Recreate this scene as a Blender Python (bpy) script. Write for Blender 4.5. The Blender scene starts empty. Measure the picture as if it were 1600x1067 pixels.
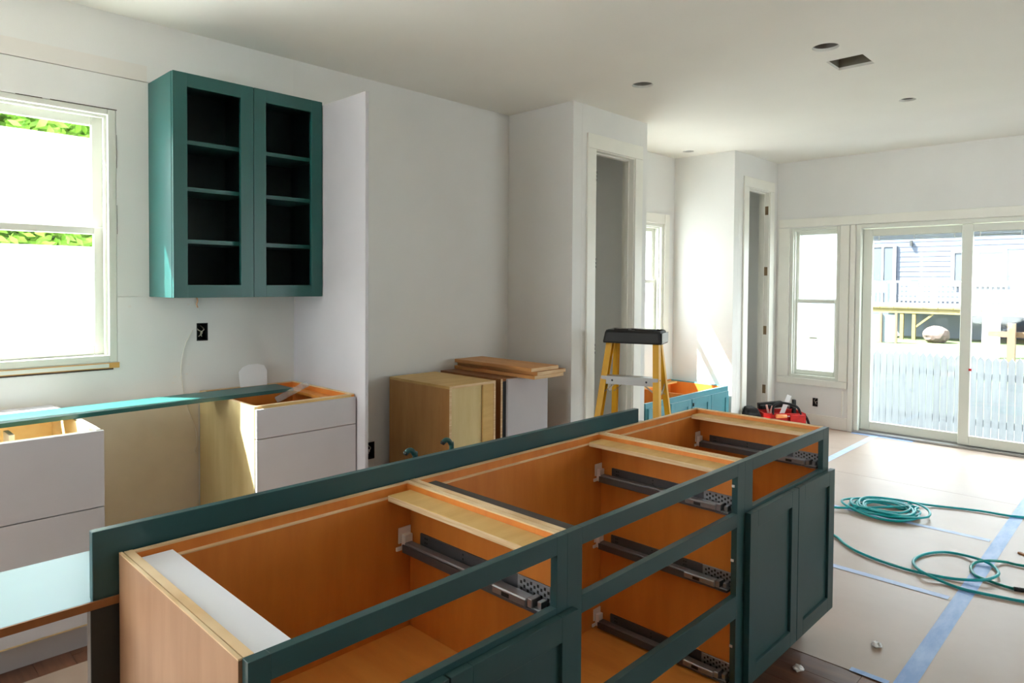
import bpy, bmesh, math, random
from mathutils import Vector, Matrix
random.seed(7)
SC = bpy.context.scene
COL = SC.collection

# ------------------------------------------------------------------ camera
CAM_H = 1.46
yaw, pit, rol = -0.771170613, -0.0251465311, 0.00691405152
FPX, CY = 1060.57535, 468.597
fw = Vector((math.sin(yaw)*math.cos(pit), math.cos(yaw)*math.cos(pit), math.sin(pit)))
r0 = Vector((math.cos(yaw), -math.sin(yaw), 0)); u0 = r0.cross(fw)
rt = math.cos(rol)*r0 + math.sin(rol)*u0
up = -math.sin(rol)*r0 + math.cos(rol)*u0
cam = bpy.data.cameras.new('camera'); co = bpy.data.objects.new('camera', cam); COL.objects.link(co)
co.matrix_world = Matrix(((rt.x, up.x, -fw.x, 0), (rt.y, up.y, -fw.y, 0), (rt.z, up.z, -fw.z, CAM_H), (0, 0, 0, 1)))
cam.sensor_width = 36; cam.sensor_fit = 'HORIZONTAL'
cam.lens = FPX/1600*36
cam.shift_y = -(533.5-CY)/1600
cam.clip_start = 0.02; cam.clip_end = 300
SC.camera = co
SC.cycles.diffuse_bounces = 8

# ------------------------------------------------------------------ world, sun, exposure
WORLD_STRENGTH = 5.0
SUN_STRENGTH = 40.0
EXPOSURE = 1.12
SUN_DIR = Vector((0.58, 0.48, -1.0))
w = bpy.data.worlds.new('sky'); SC.world = w; w.use_nodes = True
bg = w.node_tree.nodes['Background']; bg.inputs[0].default_value = (0.88, 0.945, 1.0, 1); bg.inputs[1].default_value = WORLD_STRENGTH
sl = bpy.data.lights.new('sun', 'SUN'); sl.energy = SUN_STRENGTH; sl.angle = math.radians(0.6); sl.color = (1.0, 0.97, 0.92)
so = bpy.data.objects.new('sun', sl); COL.objects.link(so)
so.rotation_euler = SUN_DIR.to_track_quat('-Z', 'Y').to_euler()
vs = SC.view_settings
SC.display_settings.display_device = 'sRGB'
vs.view_transform = 'Standard'; vs.look = 'None'; vs.exposure = EXPOSURE; vs.gamma = 1.0; vs.use_curve_mapping = False

def portal(loc, sx, sy, direction):
    l = bpy.data.lights.new('window_portal', 'AREA'); l.shape = 'RECTANGLE'; l.size = sx; l.size_y = sy
    l.cycles.is_portal = True
    o = bpy.data.objects.new('window_portal', l); COL.objects.link(o); o.location = loc
    o.rotation_euler = Vector(direction).to_track_quat('-Z', 'Z' if abs(direction[2]) < .5 else 'Y').to_euler()
    return o

# ------------------------------------------------------------------ materials
def srgb(*c):
    c = c[0] if len(c) == 1 else c
    return tuple((v/255/12.92 if v/255 <= 0.04045 else ((v/255+0.055)/1.055)**2.4) for v in c) + (1,)

def mat(name, col, rough=0.5, metal=0.0, spec=0.5, col2=None, scale=(8, 8, 8), detail=3, lo=0.35, hi=0.65, bump=0.0, bscale=None, coat=0.0, var=0.0):
    m = bpy.data.materials.new(name); m.use_nodes = True
    nt = m.node_tree; b = nt.nodes['Principled BSDF']
    b.inputs['Base Color'].default_value = srgb(col); b.inputs['Roughness'].default_value = rough
    b.inputs['Metallic'].default_value = metal
    b.inputs['Specular IOR Level'].default_value = spec
    b.inputs['Coat Weight'].default_value = coat; b.inputs['Coat Roughness'].default_value = 0.25
    tc = nt.nodes.new('ShaderNodeTexCoord')
    oi = nt.nodes.new('ShaderNodeObjectInfo')
    add = nt.nodes.new('ShaderNodeVectorMath'); add.operation = 'MULTIPLY_ADD'
    add.inputs[1].default_value = (1, 1, 1)
    nt.links.new(tc.outputs['Object'], add.inputs[0])
    rv = nt.nodes.new('ShaderNodeVectorMath'); rv.operation = 'SCALE'; rv.inputs[3].default_value = 7.0
    cb = nt.nodes.new('ShaderNodeCombineXYZ')
    for i in range(3): nt.links.new(oi.outputs['Random'], cb.inputs[i])
    nt.links.new(cb.outputs[0], rv.inputs[0]); nt.links.new(rv.outputs[0], add.inputs[2])
    mp = nt.nodes.new('ShaderNodeMapping'); mp.inputs['Scale'].default_value = scale
    nt.links.new(add.outputs[0], mp.inputs['Vector'])
    last = None
    if col2 is not None:
        n = nt.nodes.new('ShaderNodeTexNoise'); n.inputs['Scale'].default_value = 1.0; n.inputs['Detail'].default_value = detail
        n.inputs['Roughness'].default_value = 0.6
        nt.links.new(mp.outputs[0], n.inputs['Vector'])
        cr = nt.nodes.new('ShaderNodeValToRGB')
        cr.color_ramp.elements[0].position = lo; cr.color_ramp.elements[0].color = srgb(col)
        cr.color_ramp.elements[1].position = hi; cr.color_ramp.elements[1].color = srgb(col2)
        nt.links.new(n.outputs['Fac'], cr.inputs['Fac'])
        last = cr.outputs['Color']
        if var:
            hs = nt.nodes.new('ShaderNodeHueSaturation')
            mr = nt.nodes.new('ShaderNodeMapRange'); mr.inputs['To Min'].default_value = 1-var; mr.inputs['To Max'].default_value = 1+var
            nt.links.new(oi.outputs['Random'], mr.inputs['Value']); nt.links.new(mr.outputs[0], hs.inputs['Value'])
            nt.links.new(last, hs.inputs['Color']); last = hs.outputs['Color']
        nt.links.new(last, b.inputs['Base Color'])
    if bump:
        n2 = nt.nodes.new('ShaderNodeTexNoise'); n2.inputs['Scale'].default_value = bscale or 60; n2.inputs['Detail'].default_value = 3
        nt.links.new(add.outputs[0] if bscale else mp.outputs[0], n2.inputs['Vector'])
        bp = nt.nodes.new('ShaderNodeBump'); bp.inputs['Strength'].default_value = bump; bp.inputs['Distance'].default_value = 0.01
        nt.links.new(n2.outputs['Fac'], bp.inputs['Height']); nt.links.new(bp.outputs[0], b.inputs['Normal'])
    return m

def glassy(name, tint=(1, 1, 1), refl=0.06, film=0.0, filmcol=(1, 1, 1)):
    m = bpy.data.materials.new(name); m.use_nodes = True; nt = m.node_tree; nt.nodes.clear()
    out = nt.nodes.new('ShaderNodeOutputMaterial')
    tr = nt.nodes.new('ShaderNodeBsdfTransparent'); tr.inputs[0].default_value = (*tint, 1)
    cur = tr.outputs[0]
    if film:
        tl = nt.nodes.new('ShaderNodeBsdfTranslucent'); tl.inputs[0].default_value = (*filmcol, 1)
        df = nt.nodes.new('ShaderNodeBsdfDiffuse'); df.inputs[0].default_value = (*filmcol, 1)
        m0 = nt.nodes.new('ShaderNodeMixShader'); m0.inputs[0].default_value = 0.3
        nt.links.new(tl.outputs[0], m0.inputs[1]); nt.links.new(df.outputs[0], m0.inputs[2])
        nz = nt.nodes.new('ShaderNodeTexNoise'); nz.inputs['Scale'].default_value = 5; nz.inputs['Detail'].default_value = 4
        tc = nt.nodes.new('ShaderNodeTexCoord'); nt.links.new(tc.outputs['Object'], nz.inputs['Vector'])
        mr = nt.nodes.new('ShaderNodeMapRange'); mr.inputs['From Min'].default_value = .35; mr.inputs['From Max'].default_value = .65
        mr.inputs['To Min'].default_value = film*.8; mr.inputs['To Max'].default_value = film*1.2
        nt.links.new(nz.outputs['Fac'], mr.inputs['Value'])
        m1 = nt.nodes.new('ShaderNodeMixShader'); nt.links.new(mr.outputs[0], m1.inputs[0])
        nt.links.new(cur, m1.inputs[1]); nt.links.new(m0.outputs[0], m1.inputs[2]); cur = m1.outputs[0]
    if refl:
        gl = nt.nodes.new('ShaderNodeBsdfGlossy'); gl.inputs['Roughness'].default_value = 0.03
        m2 = nt.nodes.new('ShaderNodeMixShader'); m2.inputs[0].default_value = refl
        nt.links.new(cur, m2.inputs[1]); nt.links.new(gl.outputs[0], m2.inputs[2]); cur = m2.outputs[0]
    nt.links.new(cur, out.inputs[0])
    return m

M = {}
M['wall'] = mat('wall_paint', (226, 226, 223), .75, col2=(221, 221, 218), scale=(1.3, 1.3, 1.3), bump=.04, bscale=180)
M['mud'] = mat('joint_compound', (224, 220, 214), .85, col2=(220, 216, 210), scale=(3, 3, 3))
M['ceiling'] = mat('ceiling_paint', (234, 233, 225), .8, col2=(229, 228, 220), scale=(.8, .8, .8), bump=.03, bscale=150)
M['trim'] = mat('trim_paint', (232, 231, 222), .38, col2=(228, 227, 218), scale=(4, 4, 4))
M['vinyl'] = mat('window_vinyl', (216, 218, 208), .35)
M['raw_sill'] = mat('raw_pine', (214, 168, 96), .7, col2=(190, 140, 70), scale=(40, 4, 40))
M['gap'] = mat('dark_gap', (70, 55, 45), .9)
M['glass'] = glassy('clear_glass', (.98, .995, .99), .03)
M['film'] = glassy('protective_film', (1, 1, 1), .02, .40, (.74, .78, .82))
M['teal'] = mat('teal_lacquer', (26, 84, 80), .36, spec=.5, col2=(24, 80, 76), scale=(3, 3, 3), bump=.015, bscale=200)
M['teal_dk'] = mat('teal_lacquer_island', (40, 74, 76), .36, spec=.5, col2=(37, 70, 72), scale=(3, 3, 3), bump=.015, bscale=200)
M['teal_up'] = mat('teal_board_paint', (36, 78, 82), .36, col2=(33, 73, 77), scale=(3, 3, 3), bump=.015, bscale=200)
M['panel_dk'] = mat('shaded_back_panel', (36, 42, 41), .5)  # teal panel, colour darkened for the shade beneath the flat board
M['bare'] = mat('sun_bounce_wall', (218, 206, 184), .85, col2=(206, 194, 172), scale=(2.5, 2.5, 2.5), detail=4)  # warm wall tint standing for sun bounced off the plywood
M['teal_hb'] = mat('window_sheen_board', (70, 124, 140), .3, col2=(66, 118, 134), scale=(3, 3, 3))  # same teal paint, made paler to hold the window reflection
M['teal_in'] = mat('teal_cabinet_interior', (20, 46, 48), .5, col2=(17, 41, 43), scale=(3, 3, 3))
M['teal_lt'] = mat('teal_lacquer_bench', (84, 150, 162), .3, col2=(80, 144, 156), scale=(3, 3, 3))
M['maple'] = mat('varnished_maple_ply', (220, 136, 56), .42, col2=(205, 117, 45), scale=(14, 14, 2.2), detail=5, lo=.3, hi=.7, coat=.15)
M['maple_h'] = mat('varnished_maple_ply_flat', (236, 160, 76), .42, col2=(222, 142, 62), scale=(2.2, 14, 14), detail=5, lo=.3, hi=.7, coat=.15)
M['edge'] = mat('plywood_edge', (230, 204, 164), .6, col2=(208, 172, 126), scale=(6, 6, 160), detail=2)
M['ply'] = mat('birch_ply', (214, 178, 112), .55, col2=(200, 160, 94), scale=(18, 3, 18), detail=5)
M['sunlit_ply'] = mat('sunlit_birch_liner', (238, 216, 168), .5, col2=(230, 204, 150), scale=(3, 18, 18), detail=5)  # lighter copy of the birch with sunlight worked into its colour
M['ply_side'] = mat('birch_ply_side', (172, 132, 98), .5, col2=(152, 110, 76), scale=(12, 12, 1.6), detail=5, lo=.3, hi=.7)
M['ply_pale'] = mat('pale_birch_side', (216, 196, 146), .55, col2=(206, 184, 130), scale=(12, 12, 1.8), detail=5)
M['ply_box'] = mat('birch_box_side', (190, 142, 84), .55, col2=(172, 122, 66), scale=(10, 10, 1.6), detail=5)
M['ply_brown'] = mat('brown_ply', (150, 96, 52), .55, col2=(132, 82, 42), scale=(10, 10, 1.6), detail=5)
M['plank'] = mat('shelf_plank', (202, 146, 88), .5, col2=(188, 130, 74), scale=(3, 24, 24), detail=5)
M['white_lam'] = mat('white_laminate', (192, 189, 193), .35, col2=(188, 185, 189), scale=(3, 3, 3))
M['white_side'] = mat('white_edge', (236, 232, 222), .4)
M['strip'] = mat('white_strip', (224, 226, 234), .5)
M['dark_strip'] = mat('dark_strip', (62, 52, 46), .6)
M['slide'] = mat('slide_steel', (128, 128, 132), .42, metal=.6)
M['slide_lt'] = mat('slide_zinc', (150, 152, 156), .35, metal=.8)
M['slide_dk'] = mat('slide_dark_channel', (84, 84, 88), .45, metal=.4)
M['plastic_w'] = mat('white_plastic', (232, 222, 214), .45)
M['black'] = mat('black_plastic', (13, 13, 13), .5)
M['black_cloth'] = mat('black_canvas', (24, 24, 26), .85, bump=.1, bscale=300)
M['red'] = mat('red_canvas', (205, 28, 18), .65, col2=(180, 20, 14), scale=(20, 20, 20), bump=.1, bscale=300)
M['orange'] = mat('orange_handle', (232, 150, 92), .4)
M['yellow'] = mat('yellow_fibreglass', (218, 164, 8), .45, col2=(208, 152, 6), scale=(5, 5, 5))
M['alu'] = mat('aluminium', (158, 157, 154), .45, metal=.7)
M['alu_dull'] = mat('dull_steel_brace', (150, 140, 122), .45, metal=.7)
M['bronze'] = mat('hinge_bronze', (132, 110, 80), .45, metal=.3)
M['kraft'] = mat('kraft_paper', (174, 155, 141), .42, col2=(166, 146, 131), scale=(1.6, 1.6, 1.6), detail=4, bump=.06, bscale=6)
M['tape'] = mat('blue_masking_tape', (122, 158, 214), .5, col2=(158, 184, 226), scale=(18, 5, 5), detail=4)
M['tape_pale'] = mat('pale_blue_tape', (164, 186, 232), .5, col2=(184, 202, 238), scale=(5, 18, 5), detail=4)
M['hardwood'] = mat('oak_floor', (128, 86, 64), .38, col2=(94, 60, 43), scale=(2.0, 22, 22), detail=5, lo=.3, hi=.7, var=.18)
M['subfloor'] = mat('floor_base', (96, 66, 50), .6)
M['hose'] = mat('teal_rubber_hose', (0, 160, 166), .35)
M['hose2'] = mat('green_rubber_hose', (0, 140, 130), .35)
M['tissue'] = mat('white_tissue', (240, 240, 242), .8)
M['clear'] = glassy('clear_plastic', (.94, .96, .97), .10, .06, (.9, .93, .95))
M['clamp'] = mat('clamp_green', (16, 66, 62), .4)
M['can'] = mat('lamp_can_metal', (150, 146, 138), .5, metal=.5)
M['duct'] = mat('galvanised_duct', (140, 136, 120), .5, metal=.6)
M['blind'] = mat('blind_slats', (128, 138, 112), .6)
M['fence'] = mat('fence_white', (172, 175, 179), .6, col2=(158, 161, 166), scale=(30, 30, 2))
M['dirt'] = mat('gravel_yard', (160, 163, 166), .9, col2=(146, 149, 152), scale=(6, 6, 6))
M['grass'] = mat('grass', (54, 68, 30), .9, col2=(64, 78, 38), scale=(5, 5, 5))
M['siding'] = mat('siding_blue', (56, 64, 82), .6)
M['house_trim'] = mat('house_trim', (150, 150, 154), .5)
M['house_glass'] = mat('house_window_glass', (48, 56, 70), .6)
M['deckwood'] = mat('deck_lumber', (104, 92, 52), .7, col2=(92, 80, 42), scale=(3, 20, 20))
M['newwood'] = mat('cedar_post', (92, 70, 52), .7, col2=(84, 62, 44), scale=(20, 20, 3))
M['railwhite'] = mat('rail_white', (190, 190, 194), .5)
M['slategrey'] = mat('shed_panel', (84, 94, 102), .6)
M['stone'] = mat('garden_rock', (82, 66, 62), .8, col2=(66, 56, 52), scale=(6, 6, 6), bump=.4, bscale=8)
M['towel_a'] = mat('towel_navy', (70, 84, 110), .9)
M['towel_b'] = mat('towel_blue', (110, 140, 190), .9)
M['leaf'] = mat('leaf_green', (92, 140, 40), .5, col2=(128, 168, 62), scale=(3, 3, 3))
M['leaf'].node_tree.nodes['Principled BSDF'].inputs['Transmission Weight'].default_value = 0.0
M['bark'] = mat('bark', (96, 78, 60), .9)
M['sticker'] = mat('sticker', (196, 200, 190), .6)
M['redtag'] = mat('red_tag', (200, 20, 20), .5)
M['copper'] = mat('bare_wire', (196, 150, 110), .4, metal=.5)
M['cable'] = mat('white_cable', (226, 222, 210), .5)

# ------------------------------------------------------------------ geometry helpers
class G:
    """collects shapes for ONE mesh; coordinates are world, shifted to the root on build"""
    def __init__(s): s.v = []; s.f = []; s.smooth = []
    def quadbox(s, c):      # c: 8 corners, bottom 4 ccw then top 4
        n = len(s.v); s.v += [tuple(p) for p in c]
        for q in ((0, 3, 2, 1), (4, 5, 6, 7), (0, 1, 5, 4), (1, 2, 6, 5), (2, 3, 7, 6), (3, 0, 4, 7)):
            s.f.append(tuple(n+i for i in q)); s.smooth.append(False)
        return s
    def box(s, x0, x1, y0, y1, z0, z1):
        x0, x1 = min(x0, x1), max(x0, x1); y0, y1 = min(y0, y1), max(y0, y1); z0, z1 = min(z0, z1), max(z0, z1)
        return s.quadbox([(x0, y0, z0), (x1, y0, z0), (x1, y1, z0), (x0, y1, z0), (x0, y0, z1), (x1, y0, z1), (x1, y1, z1), (x0, y1, z1)])
    def obox(s, o, ax, ay, az, hx, hy, hz):
        o = Vector(o); ax = Vector(ax)*hx; ay = Vector(ay)*hy; az = Vector(az)*hz
        return s.quadbox([o-ax-ay-az, o+ax-ay-az, o+ax+ay-az, o-ax+ay-az, o-ax-ay+az, o+ax-ay+az, o+ax+ay+az, o-ax+ay+az])
    def bar(s, a, b, side, wa, wb):
        """bar from a to b, width wa along side, wb across"""
        a = Vector(a); b = Vector(b); d = (b-a); L = d.length; d.normalize()
        sd = Vector(side); sd = (sd-d*sd.dot(d)).normalized(); t = d.cross(sd)
        return s.obox((a+b)/2, sd, t, d, wa/2, wb/2, L/2)
    def cyl(s, a, b, ra, rb=None, n=14, cap=True):
        rb = ra if rb is None else rb
        a = Vector(a); b = Vector(b); d = (b-a).normalized()
        x = d.orthogonal().normalized(); y = d.cross(x); k = len(s.v)
        for c, r in ((a, ra), (b, rb)):
            for i in range(n):
                t = 2*math.pi*i/n; s.v.append(tuple(c+x*math.cos(t)*r+y*math.sin(t)*r))
        for i in range(n):
            j = (i+1) % n; s.f.append((k+i, k+j, k+n+j, k+n+i)); s.smooth.append(True)
        if cap:
            s.f.append(tuple(k+n-1-i for i in range(n))); s.smooth.append(False)
            s.f.append(tuple(k+n+i for i in range(n))); s.smooth.append(False)
        return s
    def tube(s, pts, r, n=8, close=False):
        pts = [Vector(p) for p in pts]; k = len(s.v); N = len(pts); prev = None
        for i, p in enumerate(pts):
            d = (pts[min(i+1, N-1)]-pts[max(i-1, 0)]).normalized()
            if prev is None: x = d.orthogonal().normalized()
            else: x = (prev-d*prev.dot(d)).normalized()
            prev = x; y = d.cross(x)
            for j in range(n):
                t = 2*math.pi*j/n; s.v.append(tuple(p+x*math.cos(t)*r+y*math.sin(t)*r))
        for i in range(N-1):
            for j in range(n):
                j2 = (j+1) % n
                s.f.append((k+i*n+j, k+i*n+j2, k+(i+1)*n+j2, k+(i+1)*n+j)); s.smooth.append(True)
        s.f.append(tuple(k+n-1-j for j in range(n))); s.smooth.append(False)
        s.f.append(tuple(k+(N-1)*n+j for j in range(n))); s.smooth.append(False)
        return s
    def prism(s, poly, d):
        """poly: list of 3d points (planar), extruded by vector d"""
        k = len(s.v); n = len(poly); d = Vector(d)
        s.v += [tuple(Vector(p)) for p in poly] + [tuple(Vector(p)+d) for p in poly]
        s.f.append(tuple(k+n-1-i for i in range(n))); s.smooth.append(False)
        s.f.append(tuple(k+n+i for i in range(n))); s.smooth.append(False)
        for i in range(n):
            j = (i+1) % n; s.f.append((k+i, k+j, k+n+j, k+n+i)); s.smooth.append(False)
        return s
    def build(s, name, m, parent=None, bevel=0, seg=1):
        off = Vector((0, 0, 0))
        if parent is not None:
            p = parent
            while p is not None: off = off + Vector(p.location); p = p.parent
            org = Vector((0, 0, 0))
        else:
            xs = [v[0] for v in s.v]; ys = [v[1] for v in s.v]; zs = [v[2] for v in s.v]
            org = Vector(((min(xs)+max(xs))/2, (min(ys)+max(ys))/2, min(zs))); off = org
        me = bpy.data.meshes.new(name)
        me.from_pydata([(v[0]-off.x, v[1]-off.y, v[2]-off.z) for v in s.v], [], s.f)
        me.polygons.foreach_set('use_smooth', s.smooth)
        bm = bmesh.new(); bm.from_mesh(me)
        bmesh.ops.recalc_face_normals(bm, faces=bm.faces)
        if bevel:
            bmesh.ops.bevel(bm, geom=list(bm.edges), offset=bevel, segments=seg, affect='EDGES', profile=.5, clamp_overlap=True)
        bm.to_mesh(me); bm.free()
        me.materials.append(M[m] if isinstance(m, str) else m)
        o = bpy.data.objects.new(name, me); COL.objects.link(o)
        o.location = org
        if parent is not None: o.parent = parent
        return o

def thing(name, loc, label, cat, group=None, kind=None):
    o = bpy.data.objects.new(name, None); COL.objects.link(o); o.location = loc; o.empty_display_size = .1
    if label: o['label'] = label
    if cat: o['category'] = cat
    if group: o['group'] = group
    if kind: o['kind'] = kind
    return o
def tag(o, label, cat, group=None, kind=None):
    o['label'] = label; o['category'] = cat
    if group: o['group'] = group
    if kind: o['kind'] = kind
    return o
def struct(o, label=None, cat=None):
    o['kind'] = 'structure'
    if label: o['label'] = label
    if cat: o['category'] = cat
    return o
def lab(o, label): o['label'] = label; return o
def B(*a): return G().box(*a)
def cells(u0, u1, z0, z1, holes):
    us = sorted({u0, u1, *[h[0] for h in holes], *[h[1] for h in holes]}); us = [u for u in us if u0 <= u <= u1]
    out = []
    for a, b in zip(us, us[1:]):
        hs = sorted([h for h in holes if h[0] < b-1e-6 and h[1] > a+1e-6], key=lambda h: h[2]); z = z0
        for h in hs:
            if h[2] > z: out.append((a, b, z, min(h[2], z1)))
            z = max(z, h[3])
        if z < z1: out.append((a, b, z, z1))
    return out
def wall_x(g, x0, x1, y0, y1, z0, z1, holes=()):
    for a, b, c, d in cells(y0, y1, z0, z1, list(holes)): g.box(x0, x1, a, b, c, d)
    return g
def wall_y(g, y0, y1, x0, x1, z0, z1, holes=()):
    for a, b, c, d in cells(x0, x1, z0, z1, list(holes)): g.box(a, b, y0, y1, c, d)
    return g
def smooth_path(pts, sub=6, closed=False):
    pts = [Vector(p) for p in pts]; out = []; N = len(pts)
    for i in range(N-1):
        p0 = pts[max(i-1, 0)]; p1 = pts[i]; p2 = pts[i+1]; p3 = pts[min(i+2, N-1)]
        for k in range(sub):
            t = k/sub
            out.append(.5*((2*p1)+(-p0+p2)*t+(2*p0-5*p1+4*p2-p3)*t*t+(-p0+3*p1-3*p2+p3)*t**3))
    out.append(pts[-1]); return out

XW = -3.70; CEIL = 2.75; YF = 7.20; XR = 2.4; YB = -2.6
T = .16     # wall thickness

# ------------------------------------------------------------------ floor
fl = struct(B(XW-.2, XR+.2, YB-.2, YF+.2, -.2, -.012).build('floor', 'subfloor'))
random.seed(3)
row = 0; y = -.4
while y < 2.95:
    x = XW - random.random()*.9
    while x < .6:
        L = random.choice((.9, 1.1, 1.3, 1.5)); x1 = min(x+L, .7)
        if x1 > XW+.02:
            B(max(x, XW+.005)+.0006, x1-.0006, y+.0006, y+.1194, -.012, random.uniform(-.0006, 0)).build('plank', 'hardwood', fl, bevel=.0008)
        x = x1
        if x >= .69: break
    y += .12
B(.7, XR, -.4, 2.96, -.012, -.0005).build('floor_field', 'hardwood', fl)
B(XW, XR, YB, -.4, -.012, -.0005).build('floor_field', 'hardwood', fl)
B(XW, XR, 2.96, YF, -.012, -.0005).build('floor_field', 'hardwood', fl)

# ------------------------------------------------------------------ left wall with drywall sheets
W1 = (.07, 1.035, 1.06, 2.285)          # kitchen window y0 y1 z0 z1
W0 = (-1.9, -.30, 1.06, 2.285)         # next window to the left, outside the picture
W2 = (5.02, 6.0, .95, 2.06)             # window over the bench
OUT1 = (1.411, 1.470, 1.14, 1.235); OUT2 = (2.465, 2.532, .312, .423)
holesL = [W0, W1, W2, OUT1, OUT2]
wl = struct(wall_x(G(), XW-T, XW-.012, YB, YF+.1, 0, CEIL, holesL).build('wall_left', 'wall'))
wall_x(G(), XW-.0119, XW, YB, 1.964, 0, 1.378, holesL).build('drywall_sheet', 'wall', wl)
wall_x(G(), XW-.0119, XW, YB, 1.964, 1.3805, 2.447, holesL).build('drywall_sheet', 'wall', wl)
lab(wall_x(G(), XW-.0119, XW, YB, 1.176, 2.451, 2.530).build('joint_band', 'mud', wl), 'warm joint compound band above the window')
wall_x(G(), XW-.0119, XW, YB, 1.176, 2.530, CEIL).build('drywall_sheet', 'wall', wl)
wall_x(G(), XW-.0119, XW, 1.176, 1.964, 2.451, CEIL).build('drywall_sheet', 'wall', wl)
wall_x(G(), XW-.0119, XW, 1.964, YF, 0, CEIL, holesL).build('drywall_sheet', 'wall', wl)
lab(B(XW+.0001, XW+.0006, .79, 1.419, .0, .86).build('bounce_patch', 'bare', wl), 'beige sun bounce painted on the wall between the white base cabinets')  # thin sheet painted with the warm bounce between the cabinets
# little nail marks and scuffs of mud
g = G()
for (yy, zz, s) in ((1.30, .96, .008), (1.33, .955, .006), (1.36, .97, .007), (1.29, .93, .006), (1.40, .95, .005), (1.37, 1.02, .004), (1.09, 1.33, .006), (1.37, 1.335, .007)):
    g.box(XW, XW+.0006, yy-s, yy+s, zz-s*.7, zz+s*.7)
g.build('mud_spot', 'mud', wl)

# ------------------------------------------------------------------ closets and other walls
Y1, Y1e, XD = 3.76, 4.70, -3.06         # closet 1
D1 = (4.0, 4.53, 0, 2.455)
struct(B(XW+.001, XD, Y1, Y1+.10, 0, CEIL).build('wall_closet_side', 'wall'))
struct(wall_x(G(), XD-.10, XD, Y1+.101, Y1e-.101, 0, CEIL, [D1]).build('wall_closet_front', 'wall'))
struct(B(XW+.001, XD, Y1e-.10, Y1e, 0, CEIL).build('wall_closet_return', 'wall'))
Y2, XD2 = 6.20, -3.045
D2 = (6.48, 7.0, 0, 2.44)
struct(B(XW+.001, XD2, Y2, Y2+.09, 0, CEIL).build('wall_recess_end', 'wall'))
struct(wall_x(G(), XD2-.10, XD2, Y2+.091, YF-.001, 0, CEIL, [D2]).build('wall_pantry_front', 'wall'))
WF = (-2.90, -2.40, .49, 2.055)          # narrow window in the far wall
SLD = (-2.245, -.43, .0, 2.06)           # sliding door
OUT3 = (-2.645, -2.592, .205, .292)
struct(wall_y(G(), YF, YF+T, XW-.1, XR+.2, 0, CEIL, [WF, SLD, OUT3]).build('wall_far', 'wall'))
WR = [(3.7, 5.4, .9, 2.2)]
struct(wall_x(G(), XR, XR+T, YB, YF, 0, CEIL, WR).build('wall_right', 'wall'))
WB = [(-3.2, -1.5, .6, 2.25)]
struct(wall_y(G(), YB-T, YB, XW-.1, XR+.2, 0, CEIL, WB).build('wall_back', 'wall'))

# ------------------------------------------------------------------ ceiling with cut-outs
LIGHTS = [(-1.378, 3.848, .068), (-2.496, 3.771, .068), (-1.347, 5.315, .052), (-3.404, 5.95, .052)]
VENT = (-1.466, -1.268, 4.10, 4.315)
ch = [(x-.1, x+.1, y-.1, y+.1) for x, y, r in LIGHTS] + [VENT]
g = G()
for a, b, c, d in cells(XW-.1, XR+.1, YB-.1, YF+.1, ch): g.box(a, b, c, d, CEIL, CEIL+.016)
for x, y, r in LIGHTS:                    # square-to-round collar of board round each hole
    n = 32; k = len(g.v)
    for z in (CEIL, CEIL+.016):
        for i in range(n):
            t = 2*math.pi*i/n; c, s_ = math.cos(t), math.sin(t); m_ = .1/max(abs(c), abs(s_))
            g.v.append((x+c*r, y+s_*r, z)); g.v.append((x+c*m_, y+s_*m_, z))
    for i in range(n):
        j = (i+1) % n
        g.f.append((k+2*i, k+2*j, k+2*j+1, k+2*i+1)); g.smooth.append(False)
        g.f.append((k+2*n+2*i, k+2*n+2*j, k+2*j, k+2*i)); g.smooth.append(False)
struct(g.build('ceiling', 'ceiling'))
struct(B(XW-.2, XR+.2, YB-.2, YF+.2, CEIL+.2, CEIL+.3).build('ceiling_deck', 'subfloor'))
can_lab = ['largest open round lamp cut-out in the ceiling beside the square vent', 'open round lamp cut-out in the ceiling above the closet doorway',
           'small open round lamp cut-out in the ceiling toward the sliding door', 'farthest round lamp cut-out in the ceiling over the window bench']
for (x, y, r), L in zip(LIGHTS, can_lab):
    t = thing('recessed_lamp_can', (x, y, CEIL+.012), L, 'lamp can', 'recessed lamp cut-outs')
    G().cyl((x, y, CEIL+.0165), (x, y, CEIL+.15), r*1.02, n=24, cap=False).build('can_wall', 'can', t)
    G().cyl((x, y, CEIL+.15), (x, y, CEIL+.155), r*1.02, n=24).build('can_top', 'can', t)
    G().cyl((x, y, CEIL+.10), (x, y, CEIL+.15), r*.3, n=12).build('lamp_socket', 'black', t)
t = thing('air_vent_boot', ((VENT[0]+VENT[1])/2, (VENT[2]+VENT[3])/2, CEIL+.01), 'open square air duct cut into the ceiling without a grille', 'vent')
g = G(); a, b, c, d = VENT
g.box(a-.006, a, c, d, CEIL+.0165, CEIL+.17).box(b, b+.006, c, d, CEIL+.0165, CEIL+.17).box(a-.006, b+.006, c-.006, c, CEIL+.0165, CEIL+.17).box(a-.006, b+.006, d, d+.006, CEIL+.0165, CEIL+.17)
g.build('duct_wall', 'duct', t)
B(a-.006, b+.006, c-.006, d+.006, CEIL+.17, CEIL+.176).build('duct_back', 'duct', t)
B(a, b, c, c+.012, CEIL+.017, CEIL+.03).build('wood_nailer', 'raw_sill', t)

# unseen upper storey added above the ceiling to shade the picket fence
struct(B(XW-T-.02, XR+T+.02, YB-T-.02, YF+T+.02, CEIL+.301, 6.2).build('unseen_shade_storey', 'siding'))

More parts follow.
